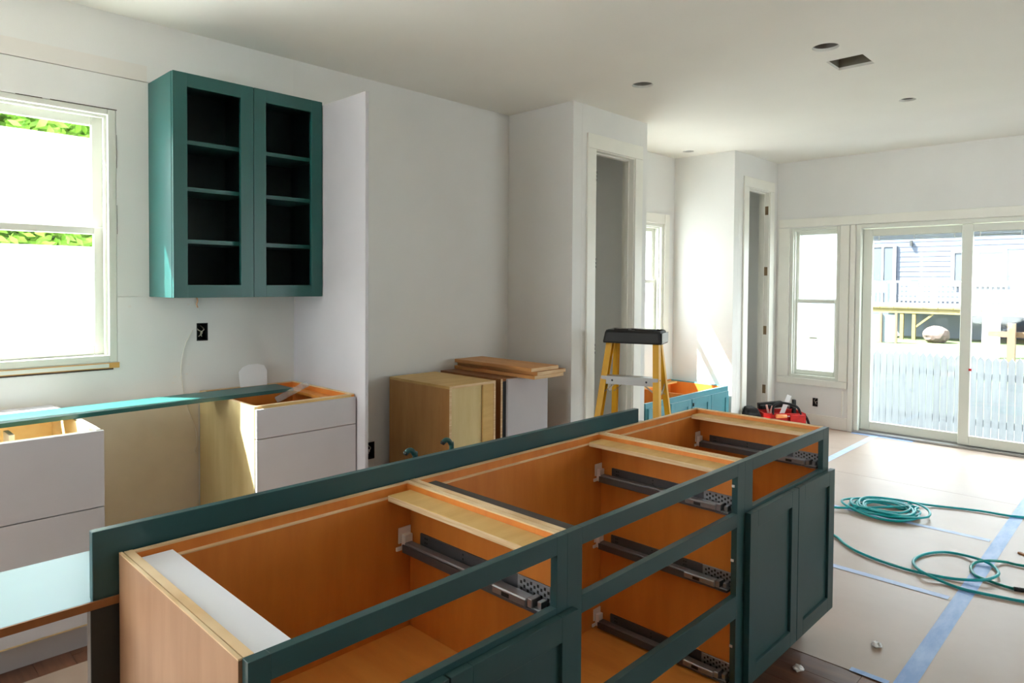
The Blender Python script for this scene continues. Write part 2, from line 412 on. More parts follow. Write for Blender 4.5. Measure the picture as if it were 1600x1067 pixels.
# ------------------------------------------------------------------ windows
def frame_map(axis, base, sign):
    """u along the wall, d outward from the room face"""
    def put(g, u0, u1, d0, d1, z0, z1):
        if axis == 'x': return g.box(base+sign*d0, base+sign*d1, u0, u1, z0, z1)
        return g.box(u0, u1, base+sign*d0, base+sign*d1, z0, z1)
    return put
def double_hung(n, put, loc, u0, u1, z0, z1, label, film=True, fr=.035, st=.048, wood_sill=False, zm=None, clear_top=.06, d0=0.0):
    t = struct(thing('window_%d' % n, loc, label, 'window'))
    g = G()
    put(g, u0+.001, u0+fr, d0, .13, z0, z1-.001); put(g, u1-fr, u1-.001, d0, .13, z0, z1-.001)
    put(g, u0+fr, u1-fr, d0, .13, z1-fr*.8, z1-.001); put(g, u0+fr, u1-fr, d0, .13, z0+.001, z0+fr)
    g.build('window_frame', 'vinyl', t, bevel=.002)
    g = G()                                # inner stop
    a, b = u0+fr, u1-fr
    put(g, a, a+.012, .028, .05, z0+fr, z1-fr*.8); put(g, b-.012, b, .028, .05, z0+fr, z1-fr*.8); put(g, a+.012, b-.012, .028, .05, z1-fr*.8-.012, z1-fr*.8)
    g.build('sash_stop', 'vinyl', t, bevel=.0015)
    zm = zm or (z0+z1)/2
    for (da, db, s0, s1, rail_b, rail_t) in ((.056, .080, z0+fr+.001, zm+.012, .048, .036), (.084, .108, zm-.012, z1-fr*.8-.001, .030, .046)):
        g = G(); a, b = u0+fr+.002, u1-fr-.002
        put(g, a, a+st, da, db, s0, s1); put(g, b-st, b, da, db, s0, s1)
        put(g, a+st, b-st, da, db, s0, s0+rail_b); put(g, a+st, b-st, da, db, s1-rail_t, s1)
        s = g.build('sash', 'vinyl', t, bevel=.003)
        dm = (da+db)/2
        put(G(), a+st-.004, b-st+.004, dm-.002, dm+.002, s0+rail_b-.004, s1-rail_t+.004).build('pane', 'glass', s)
        if film:
            fo = put(G(), a+st+.002, b-st-.002, dm-.0035, dm-.003, s0+rail_b+.002, s1-rail_t-clear_top)
            fo.f = [fo.f[5] if put is pl else fo.f[2]]; fo.smooth = [False]; fo.build('film', 'film', s)
    if wood_sill:
        put(G(), u0+.001, u1+.006, -.006, .05, z0-.028, z0-.002).build('rough_sill', 'raw_sill', t)
        put(G(), u0+.001, u1-.04, -.009, -.0065, z0-.024, z0-.006).build('sill_strip', 'vinyl', t)
        put(G(), u0+.001, u1-.02, -.004, .0, z0-.036, z0-.0285).build('shim_gap', 'gap', t)
        put(put(G(), u1-.40, u1-.30, -.0018, -.0004, z1-.0015, z1+.0015), u1-.27, u1+.004, -.0018, -.0004, z1-.001, z1+.0022).build('head_gap', 'gap', t)
        put(put(G(), u1+.001, u1+.0025, -.0015, -.0004, z1-.28, z1-.12), u1+.001, u1+.0025, -.0015, -.0004, z1-.60, z1-.46).build('side_gap', 'gap', t)
    return t
pl = frame_map('x', XW, -1); pf = frame_map('y', YF, 1); pr = frame_map('x', XR, 1); pb = frame_map('y', YB, -1)
double_hung(1, pl, (XW-.06, .55, 1.06), *W1, 'white double hung window with filmed panes beside the teal upper cabinet', wood_sill=True, zm=1.705)
double_hung(2, pl, (XW-.06, -.95, 1.06), *W0, 'white double hung window left of the picture', zm=1.705)
double_hung(3, pl, (XW-.06, 5.5, .95), *W2, 'white double hung window half hidden behind the closet over the bench', zm=1.49, clear_top=.001)
w4 = double_hung(4, pf, (-2.65, YF+.06, .49), *WF, 'narrow white double hung window left of the sliding glass door', zm=1.295, clear_top=.001, fr=.03, st=.032)
G().box(-2.71, -2.63, YF+.052, YF+.0545, .90, .915).build('sash_sticker', 'sticker', w4)
for i, h in enumerate(WR): double_hung(5+i, pr, (XR+.06, (h[0]+h[1])/2, h[2]), *h, 'white double hung window in the right wall', film=False)
for i, h in enumerate(WB): double_hung(7+i, pb, ((h[0]+h[1])/2, YB-.06, h[2]), *h, 'white double hung window in the wall behind the camera', film=False)
# flat casing boards, far window
tr = struct(thing('trim_1', (-2.65, YF, .4), 'flat white casing boards round the narrow far window', 'trim'))
B(-3.02, -2.905, YF-.016, YF-.0005, .49, 2.055).build('casing_board', 'trim', tr, bevel=.002)
B(-2.395, -2.31, YF-.016, YF-.0005, .49, 2.055).build('casing_board', 'trim', tr, bevel=.002)
B(-3.02, -.30, YF-.018, YF-.0005, 2.062, 2.15).build('casing_board', 'trim', tr, bevel=.002)
B(-3.02, -2.31, YF-.022, YF-.0005, .42, .485).build('apron_board', 'trim', tr, bevel=.002)
B(-2.300, -2.252, YF-.022, YF-.0005, .0, 2.058).build('casing_board', 'trim', tr, bevel=.002)
B(-2.36, -2.345, YF-.014, YF-.0005, .14, .40).build('panel_bead', 'trim', tr, bevel=.002)
bb = struct(B(-3.03, -2.302, YF-.015, YF-.0005, 0, .125).build('baseboard_far', 'trim', bevel=.003))
# casing and jamb round recess window
tr2 = struct(thing('trim_2', (XW, 5.5, .9), 'white casing boards round the window over the bench', 'trim'))
B(XW+.0005, XW+.016, W2[1]+.004, W2[1]+.09, .90, 2.16).build('casing_board', 'trim', tr2, bevel=.002)
B(XW+.0005, XW+.016, W2[0]-.09, W2[0]-.004, .90, 2.16).build('casing_board', 'trim', tr2, bevel=.002)
B(XW+.0005, XW+.016, W2[0]-.003, W2[1]+.003, 2.065, 2.16).build('casing_board', 'trim', tr2, bevel=.002)

# ------------------------------------------------------------------ door openings (no leaves hung)
def door_opening(n, xf, d, casing_top, label, hinge_side, hz, cl, cr):
    t = struct(thing('door_%d' % n, (xf, (d[0]+d[1])/2, 0), label, 'doorway'))
    g = G(); th = .019
    g.box(xf-.104, xf+.004, d[0]+.0005, d[0]+th, 0, d[3]-th); g.box(xf-.104, xf+.004, d[1]-th, d[1]-.0005, 0, d[3]-th); g.box(xf-.104, xf+.004, d[0]+.0005, d[1]-.0005, d[3]-th, d[3]-.0005)
    g.build('jamb', 'trim', t, bevel=.0015)
    g = G()
    g.box(xf-.075, xf-.04, d[0]+th, d[0]+th+.011, 0, d[3]-th-.011); g.box(xf-.075, xf-.04, d[1]-th-.011, d[1]-th, 0, d[3]-th-.011); g.box(xf-.075, xf-.04, d[0]+th, d[1]-th, d[3]-th-.011, d[3]-th)
    g.build('door_stop', 'trim', t, bevel=.001)
    B(xf+.0005, xf+.017, cl, d[0]+.012, 0, d[3]-.013).build('casing_board', 'trim', t, bevel=.003)
    B(xf+.0005, xf+.017, d[1]-.012, cr, 0, d[3]-.013).build('casing_board', 'trim', t, bevel=.003)
    B(xf+.0005, xf+.017, cl, cr, d[3]-.012, casing_top).build('casing_board', 'trim', t, bevel=.003)
    for z in hz:
        y = d[0]+th+.0015 if hinge_side == 0 else d[1]-th-.0015
        h = G().box(xf-.038, xf-.004, y-.001, y+.001, z-.045, z+.045).build('hinge', 'bronze' , t)
        if hinge_side == 0:
            g = G()
            for k in (-.028, 0, .028): g.cyl((xf+.006, y, z+k-.009), (xf+.006, y, z+k+.009), .007, n=10)
            g.build('hinge_knuckle', 'black', h)
    return t
door_opening(1, XD, D1, 2.55, 'tall narrow white doorway with no door behind the stepladder', 0, (2.248, 1.61, .976, .34), 3.912, 4.62)
door_opening(2, XD2, D2, 2.53, 'tall narrow white doorway with bronze hinges near the far corner', 1, (2.235, 1.60, .98, .36), 6.39, 7.09)

# ------------------------------------------------------------------ sliding glass door
sd = struct(thing('door_3', (-1.34, YF+.06, 0), 'white sliding glass patio door onto the yard', 'sliding door'))
x0, x1, z1 = SLD[0], SLD[1], SLD[3]
g = G().box(x0+.001, x0+.04, YF-.012, YF+.14, .0, z1-.001).box(x1-.04, x1-.001, YF-.012, YF+.14, .0, z1-.001).box(x0+.04, x1-.04, YF-.012, YF+.14, z1-.04, z1-.001)
g.build('door_frame', 'vinyl', sd, bevel=.002)
g = G().box(x0+.001, x1-.001, YF-.045, YF+.14, .0005, .022).box(x0+.04, x1-.04, YF+.045, YF+.055, .022, .036)
g.build('threshold', 'alu', sd, bevel=.0015)
def slider_panel(a, b, ya, yb, st, label):
    g = G().box(a, a+st, ya, yb, .03, z1-.045).box(b-st, b, ya, yb, .03, z1-.045).box(a+st, b-st, ya, yb, .03, .115).box(a+st, b-st, ya, yb, z1-.115, z1-.045)
    p = lab(g.build('door_panel', 'vinyl', sd, bevel=.004), label)
    m_ = (ya+yb)/2
    B(a+st-.004, b-st+.004, m_-.012, m_-.009, .111, z1-.111).build('pane', 'glass', p)
    B(a+st-.004, b-st+.004, m_+.009, m_+.012, .111, z1-.111).build('pane', 'glass', p)
    g = G()
    for k in range(6): g.box(a+st+.002, b-st-.002, m_-.006, m_+.006, z1-.119-k*.008, z1-.1135-k*.008)
    g.build('raised_blind', 'blind', p)
    g = G()
    for f_ in (.07, .48, .92): g.box(a+st+(b-a-2*st)*f_-.004, a+st+(b-a-2*st)*f_+.004, m_-.0075, m_-.0062, z1-.163, z1-.111)
    g.build('blind_cord', 'vinyl', p)
    return p
slider_panel(x0+.042, -1.29, YF+.062, YF+.102, .085, 'fixed panel of the patio door')
p2 = slider_panel(-1.365, x1-.042, YF+.005, YF+.043, .085, 'sliding panel of the patio door')
B(-1.29, -1.268, YF-.004, YF+.0045, .70, .722).build('lock_tag', 'redtag', p2)

# ------------------------------------------------------------------ wall boxes
def outlet(t_name, label, put, u0, u1, z0, z1, loc):
    t = thing(t_name, loc, label, 'outlet box')
    g = G(); e = .004
    put(g, u0+.0005, u0+e, .0, .06, z0+.0005, z1-.0005); put(g, u1-e, u1-.0005, .0, .06, z0+.0005, z1-.0005); put(g, u0+e, u1-e, .0, .06, z0+.0005, z0+e); put(g, u0+e, u1-e, .0, .06, z1-e, z1-.0005); put(g, u0+.0005, u1-.0005, .06, .064, z0+.0005, z1-.0005)
    g.build('box_shell', 'black', t)
    um = (u0+u1)/2; zm = (z0+z1)/2; g = G()
    def q_(u, d, z):
        b_ = G(); put(b_, u, u, d, d, z, z); return b_.v[0]
    for s_ in (-1, 1): g.tube(smooth_path([q_(um+s_*.012, .055, zm+.03), q_(um+s_*.016, .02, zm+.012), q_(um-s_*.004, .012, zm-.004), q_(um+s_*.008, .03, zm-.026)], 5), .0028, 6)
    g.build('wire_bundle', 'cable', t)
    return t
outlet('outlet_box', 'open black outlet box in the wall under the upper cabinet', pl, *OUT1, (XW-.02, 1.44, 1.14))
outlet('outlet_box', 'open black outlet box low on the wall beside the fridge panel', pl, *OUT2, (XW-.02, 2.5, .312))
outlet('outlet_box', 'open black outlet box under the narrow far window', pf, *OUT3, (-2.62, YF+.02, .205))
tag(G().tube(smooth_path([(XW+.004, 1.41, 1.372), (XW+.012, 1.412, 1.355), (XW+.010, 1.408, 1.335), (XW+.014, 1.412, 1.318)], 4), .004, 6).build('wire_stub', 'copper'), 'short bare wire hanging out of the wall under the upper cabinet', 'wire')
tag(G().tube(smooth_path([(XW+.004, 1.39, 1.20), (XW+.004, 1.35, 1.12), (XW+.004, 1.33, 1.02), (XW+.003, 1.335, .93), (XW+.003, 1.36, .80), (XW+.003, 1.40, .68), (XW+.006, 1.407, .60), (XW+.006, 1.395, .56), (XW+.004, 1.405, .545)], 5), .0016, 5).build('string', 'cable'), 'thin white string hanging down the bare wall between the white base cabinets', 'string')

# ------------------------------------------------------------------ island: three base cabinets
IX0, IX1 = -1.605, -1.0     # back, face of frame
ZT = .876
def door(parent, y0, y1, z0, z1, xf, m, label=None):
    st = .058; g = G()
    g.box(xf, xf+.02, y0, y0+st, z0, z1).box(xf, xf+.02, y1-st, y1, z0, z1).box(xf, xf+.02, y0+st, y1-st, z0, z0+st).box(xf, xf+.02, y0+st, y1-st, z1-st, z1)
    d = g.build('door', m, parent, bevel=.0008)
    if label: lab(d, label)
    B(xf+.002, xf+.010, y0+st-.004, y1-st+.004, z0+st-.004, z1-st+.004).build('door_panel', m, d)
    return d
def slide(parent, yw, z, x_front, x_back, side=-1):
    """undermount drawer runner fixed to the wall at y=yw, standing off toward side"""
    s = side; y1 = yw+s*.001
    g = G().box(x_back+.03, x_front, y1, yw+s*.006, z-.012, z+.040)          # fixing flange
    g.box(x_back+.0, x_front-.002, yw+s*.006, yw+s*.046, z-.012, z-.007)        # floor of the channel
    g.box(x_back+.0, x_front-.06, yw+s*.043, yw+s*.047, z-.012, z+.010)
    p = g.build('drawer_runner', 'slide_dk', parent)
    B(x_back+.0, x_front-.15, yw+s*.013, yw+s*.040, z-.006, z+.014).build('inner_rail', 'slide', p, bevel=.003)
    B(x_front-.16, x_front-.045, yw+s*.016, yw+s*.049, z-.006, z+.014).build('front_rail', 'slide_lt', p, bevel=.003)
    g = G().box(x_front-.11, x_front-.004, yw+s*.0065, yw+s*.009, z-.004, z+.042)
    g.box(x_front-.05, x_front-.004, yw+s*.012, yw+s*.040, z-.016, z-.004)
    g.box(x_front-.045, x_front-.03, yw+s*.012, yw+s*.044, z-.004, z+.016).box(x_front-.022, x_front-.010, yw+s*.012, yw+s*.034, z-.004, z+.012)
    g.build('front_clip', 'slide_lt', p, bevel=.001)
    g = G()
    for k in range(9):
        xx = x_front-.100+.011*k
        for zz in ((z+.030, z+.016) if k % 2 else (z+.024, z+.008)): g.box(xx, xx+.006, yw+s*.009, yw+s*.0098, zz, zz+.007)
    for xx in (x_back+.05, x_back+.058, x_back+.21, x_back+.34, x_back+.348):
        for zz in (z+.016, z+.028): g.box(xx, xx+.005, yw+s*.006, yw+s*.0068, zz, zz+.005)
    g.build('punched_hole', 'black', p)['kind'] = 'stuff'
    B(x_front-.125, x_front-.10, yw+s*.0492, yw+s*.050, z-.002, z+.008).build('release_slot', 'black', p)
    g = G().box(x_back-.022, x_back-.004, yw+s*.006, yw+s*.034, z-.014, z+.032).box(x_back-.022, x_back-.018, yw+s*.002, yw+s*.046, z+.006, z+.052).box(x_back-.022, x_back-.016, yw+s*.034, yw+s*.054, z-.014, z-.002)
    rb = lab(g.build('rear_bracket', 'plastic_w', p, bevel=.003, seg=2), 'white plastic rear bracket')
    return p
def island_cab(y0, y1, label, openings, left_str, shelf, runners, stile_l, stile_r):
    t = thing('base_cabinet', ((IX0+IX1)/2, (y0+y1)/2, 0), label, 'cabinet', 'island base cabinets')
    a, b = y0+.0025, y1-.0025; th = .017; xf = IX1-.020
    for (p, q, nm) in ((a, a+th, 'side_panel'), (b-th, b, 'side_panel')):
        o = B(IX0, xf-.0005, p, q, .10, ZT-.004).build(nm, 'maple', t)
        B(IX0, xf-.0005, p, q, ZT-.0038, ZT).build('edge_band', 'edge', o)
    bk = B(IX0+.002, IX0+.016, a+th, b-th, .10, ZT-.004).build('back_panel', 'maple', t)
    B(IX0+.002, IX0+.016, a+th, b-th, ZT-.0038, ZT-.0002).build('edge_band', 'edge', bk)
    nl = B(IX0+.0165, IX0+.031, a+th, b-th, .1325, ZT-.030).build('inner_back', 'maple', t)
    B(IX0+.0165, IX0+.031, a+th, b-th, ZT-.0298, ZT-.027).build('edge_band', 'edge', nl)
    B(IX0+.016, xf-.0005, a+th, b-th, .115, .132).build('bottom_panel', 'maple_h', t)
    B(IX0+.02, IX1-.085, a+th, b-th, .0, .098).build('toe_kick', 'teal_dk', t)
    if shelf: 
        sh = B(IX0+.0315, xf-.02, a+th+.001, b-th-.001, shelf-.016, shelf).build('shelf', 'maple_h', t)
        B(xf-.0198, xf-.017, a+th+.001, b-th-.001, shelf-.016, shelf).build('edge_band', 'edge', sh)
    # stretchers
    m_, w_ , nm = left_str
    zs = {'strip': ZT-.010, 'dark_strip': ZT-.002}.get(m_, ZT-.012)
    B(IX0+(.055 if m_ == 'dark_strip' else .032), xf-.001, a+th+.0005, a+th+w_, zs-.017, zs).build('stretcher', m_, t, bevel=.001)
    s = B(IX0+.032, xf-.001, b-th-.078, b-th-.0005, ZT-.034, ZT-.018).build('stretcher', 'ply', t, bevel=.0008)
    B(IX0+.032, xf-.001, b-th-.0795, b-th-.0782, ZT-.034, ZT-.019).build('edge_band', 'edge', s)
    # face frame
    g = G().box(xf, IX1, y0, stile_l, .10, ZT).box(xf, IX1, stile_r, y1, .10, ZT)
    for z0, z1_ in openings: g.box(xf, IX1, stile_l, stile_r, z0, z1_)
    g.build('face_frame', 'teal_dk', t, bevel=.0006)
    for side, z in runners:
        yw = (b-th) if side == 1 else (a+th)
        slide(t, yw, z, xf-.004, IX0+.055, -side)
    return t
R3 = [(.834, ZT), (.667, .711), (.10, .14)]
c1 = island_cab(.455, 1.221, 'nearest island cabinet with white strip along its raw plywood end', R3, ('strip', .072, 'white'), .46, [(1, .705), (-1, .705)], .492, 1.184)
c2 = island_cab(1.221, 2.143, 'middle island cabinet with three open drawer bays and steel runners', [(.834, ZT), (.667, .711), (.366, .440), (.10, .14)], ('dark_strip', .036, 'dark'), None, [(1, .715), (-1, .715), (1, .458), (-1, .458), (1, .152), (-1, .152)], 1.277, 2.090)
c3 = island_cab(2.143, 2.908, 'farthest island cabinet with two closed dark teal shaker doors', R3, ('ply', .05, 'ply'), .50, [(1, .722), (-1, .722)], 2.201, 2.846)
# plywood skin on the exposed near end
lab(B(IX0-.002, IX1-.0205, .4490, .4555, .0, ZT-.003).build('end_skin', 'ply_side', c1), 'raw plywood end panel')
lab(B(IX0-.002, IX1-.0205, .4490, .4555, ZT-.0028, ZT+.0002).build('edge_band', 'edge', c1), 'pale plywood edge')
g = G().box(IX0+.55, IX0+.56, .4482, .449, .0, .0)
for (y0, y1) in ((.462, .842), (.846, 1.238)): door(c1, y0, y1, .125, .698, IX1+.001, 'teal_dk')
for (y0, y1) in ((2.145, 2.547), (2.551, 2.925)): door(c3, y0, y1, .125, .703, IX1+.001, 'teal_dk')
for c, yy in ((c2, 2.0905), (c2, 1.2765)):
    g = G()
    for zz in (.80, .555, .27): g.box(IX1-.0195, IX1-.010, yy-.003, yy-.0002, zz-.004, zz+.004) if yy > 2 else g.box(IX1-.0195, IX1-.010, yy+.0002, yy+.003, zz-.004, zz+.004)
    g.build('bumper', 'plastic_w', c)

# boards at the back of the island
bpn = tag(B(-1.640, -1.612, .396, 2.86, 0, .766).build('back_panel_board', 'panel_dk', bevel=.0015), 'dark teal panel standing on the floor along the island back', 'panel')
hb = thing('shelf_board', (-1.77, .9, .767), 'wide teal board with painted window sheen lying flat behind the near end of the island', 'board')
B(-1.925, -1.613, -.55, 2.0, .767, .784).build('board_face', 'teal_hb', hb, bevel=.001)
B(-1.6128, -1.608, -.55, 2.0, .767, .7838).build('raw_edge', 'ply_brown', hb)
ub = tag(B(-1.634, -1.612, .400, 2.435, .7845, .930).build('upright_board', 'teal_up', bevel=.0012), 'long teal board standing on edge along the back of the island', 'board')
# clamps hooked over the upright board
def clamp(y, dz, label):
    t = thing('hand_clamp', (-1.66, y, .931), label, 'clamp', 'clamps on the upright board')
    G().tube(smooth_path([(-1.66, y, .80), (-1.66, y, .93), (-1.661, y-.002, .938+dz), (-1.663, y-.010, .950+dz), (-1.665, y-.021, .953+dz), (-1.667, y-.029, .947+dz)], 5), .008, 10).build('handle', 'clamp', t)
    g = G().cyl((-1.6585, y, .90), (-1.635, y, .90), .008, n=10)
    g.build('pad', 'black', t)
    G().cyl((-1.667, y-.029, .948+dz), (-1.668, y-.033, .940+dz), .009, .006, n=10).build('tip', 'black', t)
clamp(1.285, -.008, 'dark green clamp handle behind the upright teal board, nearer the white drawer cabinet')
clamp(1.432, .0, 'dark green clamp handle behind the upright teal board, in front of the plywood box')

# ------------------------------------------------------------------ white base cabinets on the window wall
def drawers(t, x, y0, y1, zs):
    for z0, z1_ in zs: B(x, x+.019, y0, y1, z0, z1_).build('drawer_front', 'white_lam', t, bevel=.001)
# right hand one
WX0, WX1 = XW+.012, -3.049
t = thing('drawer_cabinet', (-3.36, 1.69, 0), 'white fronted drawer cabinet with pale plywood side under the teal upper cabinet', 'cabinet')
y0, y1 = 1.421, 1.960
s = B(WX0, WX1, y0, y0+.017, .0, ZT-.004).build('side_panel', 'ply_pale', t); B(WX0, WX1, y0, y0+.017, ZT-.0038, ZT).build('edge_band', 'edge', s)
s = B(WX0, WX1, y1-.017, y1, .0, ZT-.004).build('side_panel', 'maple', t); B(WX0, WX1, y1-.017, y1, ZT-.0038, ZT).build('edge_band', 'edge', s)
s = B(WX0, WX0+.016, y0+.017, y1-.017, .10, ZT-.004).build('back_panel', 'maple', t); B(WX0, WX0+.016, y0+.017, y1-.017, ZT-.0038, ZT).build('edge_band', 'edge', s)
B(WX0+.016, WX1-.02, y0+.017, y1-.017, .115, .132).build('bottom_panel', 'maple_h', t)
s = B(WX1-.02, WX1, y0+.017, y1-.017, .80, ZT-.004).build('front_rail', 'ply', t); B(WX1-.02, WX1, y0+.017, y1-.017, ZT-.0038, ZT).build('edge_band', 'edge', s)
B(WX0+.017, WX1-.02, y1-.08, y1-.0175, ZT-.045, ZT-.03).build('stretcher', 'maple_h', t)
drawers(t, WX1+.001, y0+.003, y1-.003, ((.725, .862), (.43, .7205), (.125, .4255)))
B(WX1-.075, WX1-.065, y0+.017, y1-.017, 0, .10).build('toe_kick', 'white_lam', t)
# left hand one
t = thing('drawer_cabinet', (-3.33, .2, 0), 'white drawer cabinet with open sunlit top under the window', 'cabinet')
y0, y1 = -.15, .778
LX0, LX1 = XW+.012, -3.0
s = B(LX0, LX1, y1-.017, y1, .10, ZT-.004).build('side_panel', 'white_lam', t); B(LX0, LX1, y1-.017, y1, ZT-.0038, ZT).build('edge_band', 'white_side', s)
B(LX0+.0, LX1-.001, y1-.023, y1-.0175, .135, ZT-.006).build('inner_liner', 'sunlit_ply', t)
s = B(LX0, LX1, y0, y0+.017, .10, ZT).build('side_panel', 'white_lam', t)
B(LX0, LX0+.016, y0+.017, y1-.0235, .10, ZT-.002).build('back_panel', 'sunlit_ply', t)
B(LX0+.016, LX1-.001, y0+.017, y1-.0235, .115, .134).build('bottom_panel', 'sunlit_ply', t)
B(LX1-.016, LX1, y0+.017, y1-.0235, .135, ZT-.003).build('front_liner', 'sunlit_ply', t)
B(LX0+.30, LX0+.42, y1-.25, y1-.232, .135, ZT-.03).build('divider', 'white_side', t)
drawers(t, LX1+.001, y0-.002, y1+.006, ((.5765, .873), (.13, .5725)))
B(LX1-.085, LX1-.075, y0+.017, y1-.001, 0, .0995).build('toe_kick', 'white_lam', t)
B(LX0, LX1-.085, y1-.017, y1-.001, 0, .0995).build('toe_side', 'white_lam', t)
# teal board bridging them, slightly skewed
g = G()
def bridge(x_a0, x_a1, ya, x_b0, x_b1, yb, z0, z1_):
    return G().quadbox([(x_a0, ya, z0), (x_a1, ya, z0), (x_b1, yb, z0), (x_b0, yb, z0), (x_a0, ya, z1_), (x_a1, ya, z1_), (x_b1, yb, z1_), (x_b0, yb, z1_)])
tag(bridge(-3.46, -3.235, -.45, -3.535, -3.335, 1.77, ZT+.0006, ZT+.0186).build('filler_board', 'teal', bevel=.001), 'long thin teal board bridging the two white base cabinets under the window', 'board')
tag(B(XW+.03, -3.545, -.3, .755, ZT+.0006, ZT+.012).build('white_panel', 'white_lam', bevel=.002), 'white panel lying on the back of the sunlit cabinet under the window', 'panel')
# odds and ends in the right hand cabinet
t = G(); k = []
pts = [(XW+.045, 1.625, ZT+.0005), (XW+.045, 1.778, ZT+.0005), (XW+.03, 1.785, .955), (XW+.026, 1.77, .985), (XW+.024, 1.735, .996), (XW+.024, 1.68, .995), (XW+.026, 1.645, .982), (XW+.03, 1.622, .958)]
tag(G().prism(pts, (.0025, 0, 0)).build('paper_bag', 'tissue'), 'crumpled white paper sheet standing against the wall behind the teal board', 'paper')
t = thing('plastic_tray', (-3.22, 1.72, ZT-.0), 'small clear plastic tray tilted in the open top of the white drawer cabinet', 'tray')
ax = Vector((.55, .55, .42)).normalized(); ay = Vector((-.7, .7, 0)).normalized(); az = ax.cross(ay)
o_ = Vector((-3.20, 1.70, .885))
G().obox(o_, ax, ay, az, .075, .05, .0012).build('tray_floor', 'clear', t)
g = G().obox(o_+ax*.074+az*.016, ax, ay, az, .0012, .05, .015).obox(o_-ax*.074+az*.016, ax, ay, az, .0012, .05, .015).obox(o_+ay*.05+az*.016, ax, ay, az, .075, .0012, .015).obox(o_-ay*.05+az*.016, ax, ay, az, .075, .0012, .015)
g.build('tray_rim', 'clear', t)
# tall fridge panel
fp = tag(B(-3.699, -2.957, 1.9655, 1.985, 0, 2.428).build('fridge_side_panel', 'white_lam', bevel=.0012), 'tall white fridge side panel standing out from the kitchen wall', 'panel')

# ------------------------------------------------------------------ teal upper cabinet
t = thing('upper_cabinet', (-3.53, 1.57, 1.378), 'teal wall cabinet with two glassless framed doors and dark shelves', 'cabinet')
UX0, UX1 = XW+.001, -3.391; y0, y1, z0, z1 = 1.180, 1.962, 1.378, 2.445
B(UX0, UX1, y0, y0+.017, z0, z1).build('side_panel', 'teal', t, bevel=.001)
B(UX0, UX1, y1-.017, y1, z0, z1).build('side_panel', 'teal', t, bevel=.001)
B(UX0, UX1, y0+.017, y1-.017, z0, z0+.019).build('bottom_panel', 'teal', t)
B(UX0, UX1, y0+.017, y1-.017, z1-.019, z1).build('top_panel', 'teal', t)
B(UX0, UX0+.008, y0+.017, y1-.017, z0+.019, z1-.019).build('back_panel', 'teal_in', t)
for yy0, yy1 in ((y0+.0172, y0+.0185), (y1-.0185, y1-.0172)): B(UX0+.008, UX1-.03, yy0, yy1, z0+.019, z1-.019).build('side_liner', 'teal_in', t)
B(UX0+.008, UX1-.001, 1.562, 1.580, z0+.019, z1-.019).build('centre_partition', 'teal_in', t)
for zz in (2.118, 1.893, 1.640):
    B(UX0+.009, UX1-.03, y0+.019, 1.5615, zz, zz+.02).build('shelf', 'teal', t); B(UX0+.009, UX1-.03, 1.5805, y1-.019, zz, zz+.02).build('shelf', 'teal', t)
for a, b in ((y0+.002, 1.5705), (1.5735, y1-.001)):
    st = .0645; g = G(); xa, xb = UX1+.001, UX1+.021
    g.box(xa, xb, a, a+st, z0, z1-.001).box(xa, xb, b-st, b, z0, z1-.001).box(xa, xb, a+st, b-st, z0, z0+st-.003).box(xa, xb, a+st, b-st, z1-.001-st, z1-.001)
    g.build('door_frame', 'teal', t, bevel=.0006)

# ------------------------------------------------------------------ plywood boxes by the closet
t = thing('plywood_box', (-3.33, 2.80, 0), 'birch plywood cabinet box turned with its recessed back to the room', 'cabinet')
x0, x1, y0, y1, zt = -3.63, -3.035, 2.600, 2.980, .846
B(x0, x1, y0, y0+.017, 0, zt-.0165).build('side_panel', 'ply_box', t)
B(x0, x1, y1-.017, y1, 0, zt-.0165).build('side_panel', 'ply_box', t)
B(x0, x1, y0, y1, zt-.016, zt).build('top_panel', 'ply', t)
B(x0, x1, y0+.017, y1-.017, 0, .016).build('bottom_panel', 'ply', t)
B(x1-.030, x1-.016, y0+.017, y1-.105, .016, zt-.0165).build('back_panel', 'ply_pale', t)
B(x1-.012, x1-.001, y1-.105, y1-.017, .016, zt-.0165).build('cleat', 'ply', t)
B(x1, x1+.0012, y0, y0+.017, 0, zt).build('edge_band', 'edge', t); B(x1, x1+.0012, y0+.0172, y1, zt-.015, zt).build('edge_band', 'edge', t); B(x1, x1+.0012, y1-.015, y1, 0, zt-.0152).build('edge_band', 'edge', t)
B(x0-.004, x0-.0005, y0+.001, y1, 0, zt-.002).build('rear_panel', 'ply_brown', t)
t = thing('plywood_box', (-3.33, 3.28, 0), 'brown cabinet box with white front standing by the closet under planks', 'cabinet')
x0, x1, y0, y1, zt = -3.65, -3.055, 3.045, 3.478, .846
B(x0, x1, y0, y0+.017, 0, zt).build('side_panel', 'ply_brown', t); B(x0, x1, y1-.017, y1, 0, zt).build('side_panel', 'ply_brown', t)
B(x0, x1, y0+.0172, y1-.0172, zt-.017, zt-.0005).build('top_panel', 'ply_brown', t)
B(x0, x0+.012, y0+.0172, y1-.0172, .0, zt-.0175).build('back_panel', 'ply_brown', t)
B(x1-.003, x1+.002, y0+.0172, y1-.0172, .0, zt-.0175).build('shadow_gap_liner', 'black', t)
B(x1+.003, x1+.022, y0+.045, y1-.002, .02, zt-.003).build('door', 'white_lam', t, bevel=.001)
B(x1+.0005, x1+.0022, y0, y0+.016, 0, zt).build('edge_band', 'edge', t)
pk = [(-3.66, -2.885, 3.180, 3.465, 'lowest of the stacked wooden planks on the brown box', 0), (-3.65, -2.880, 3.200, 3.480, 'middle of the three wooden planks stacked on the brown box', .0), (-3.64, -2.900, 3.165, 3.430, 'topmost wooden plank of the stack on the brown box', 0)]
z = .8465
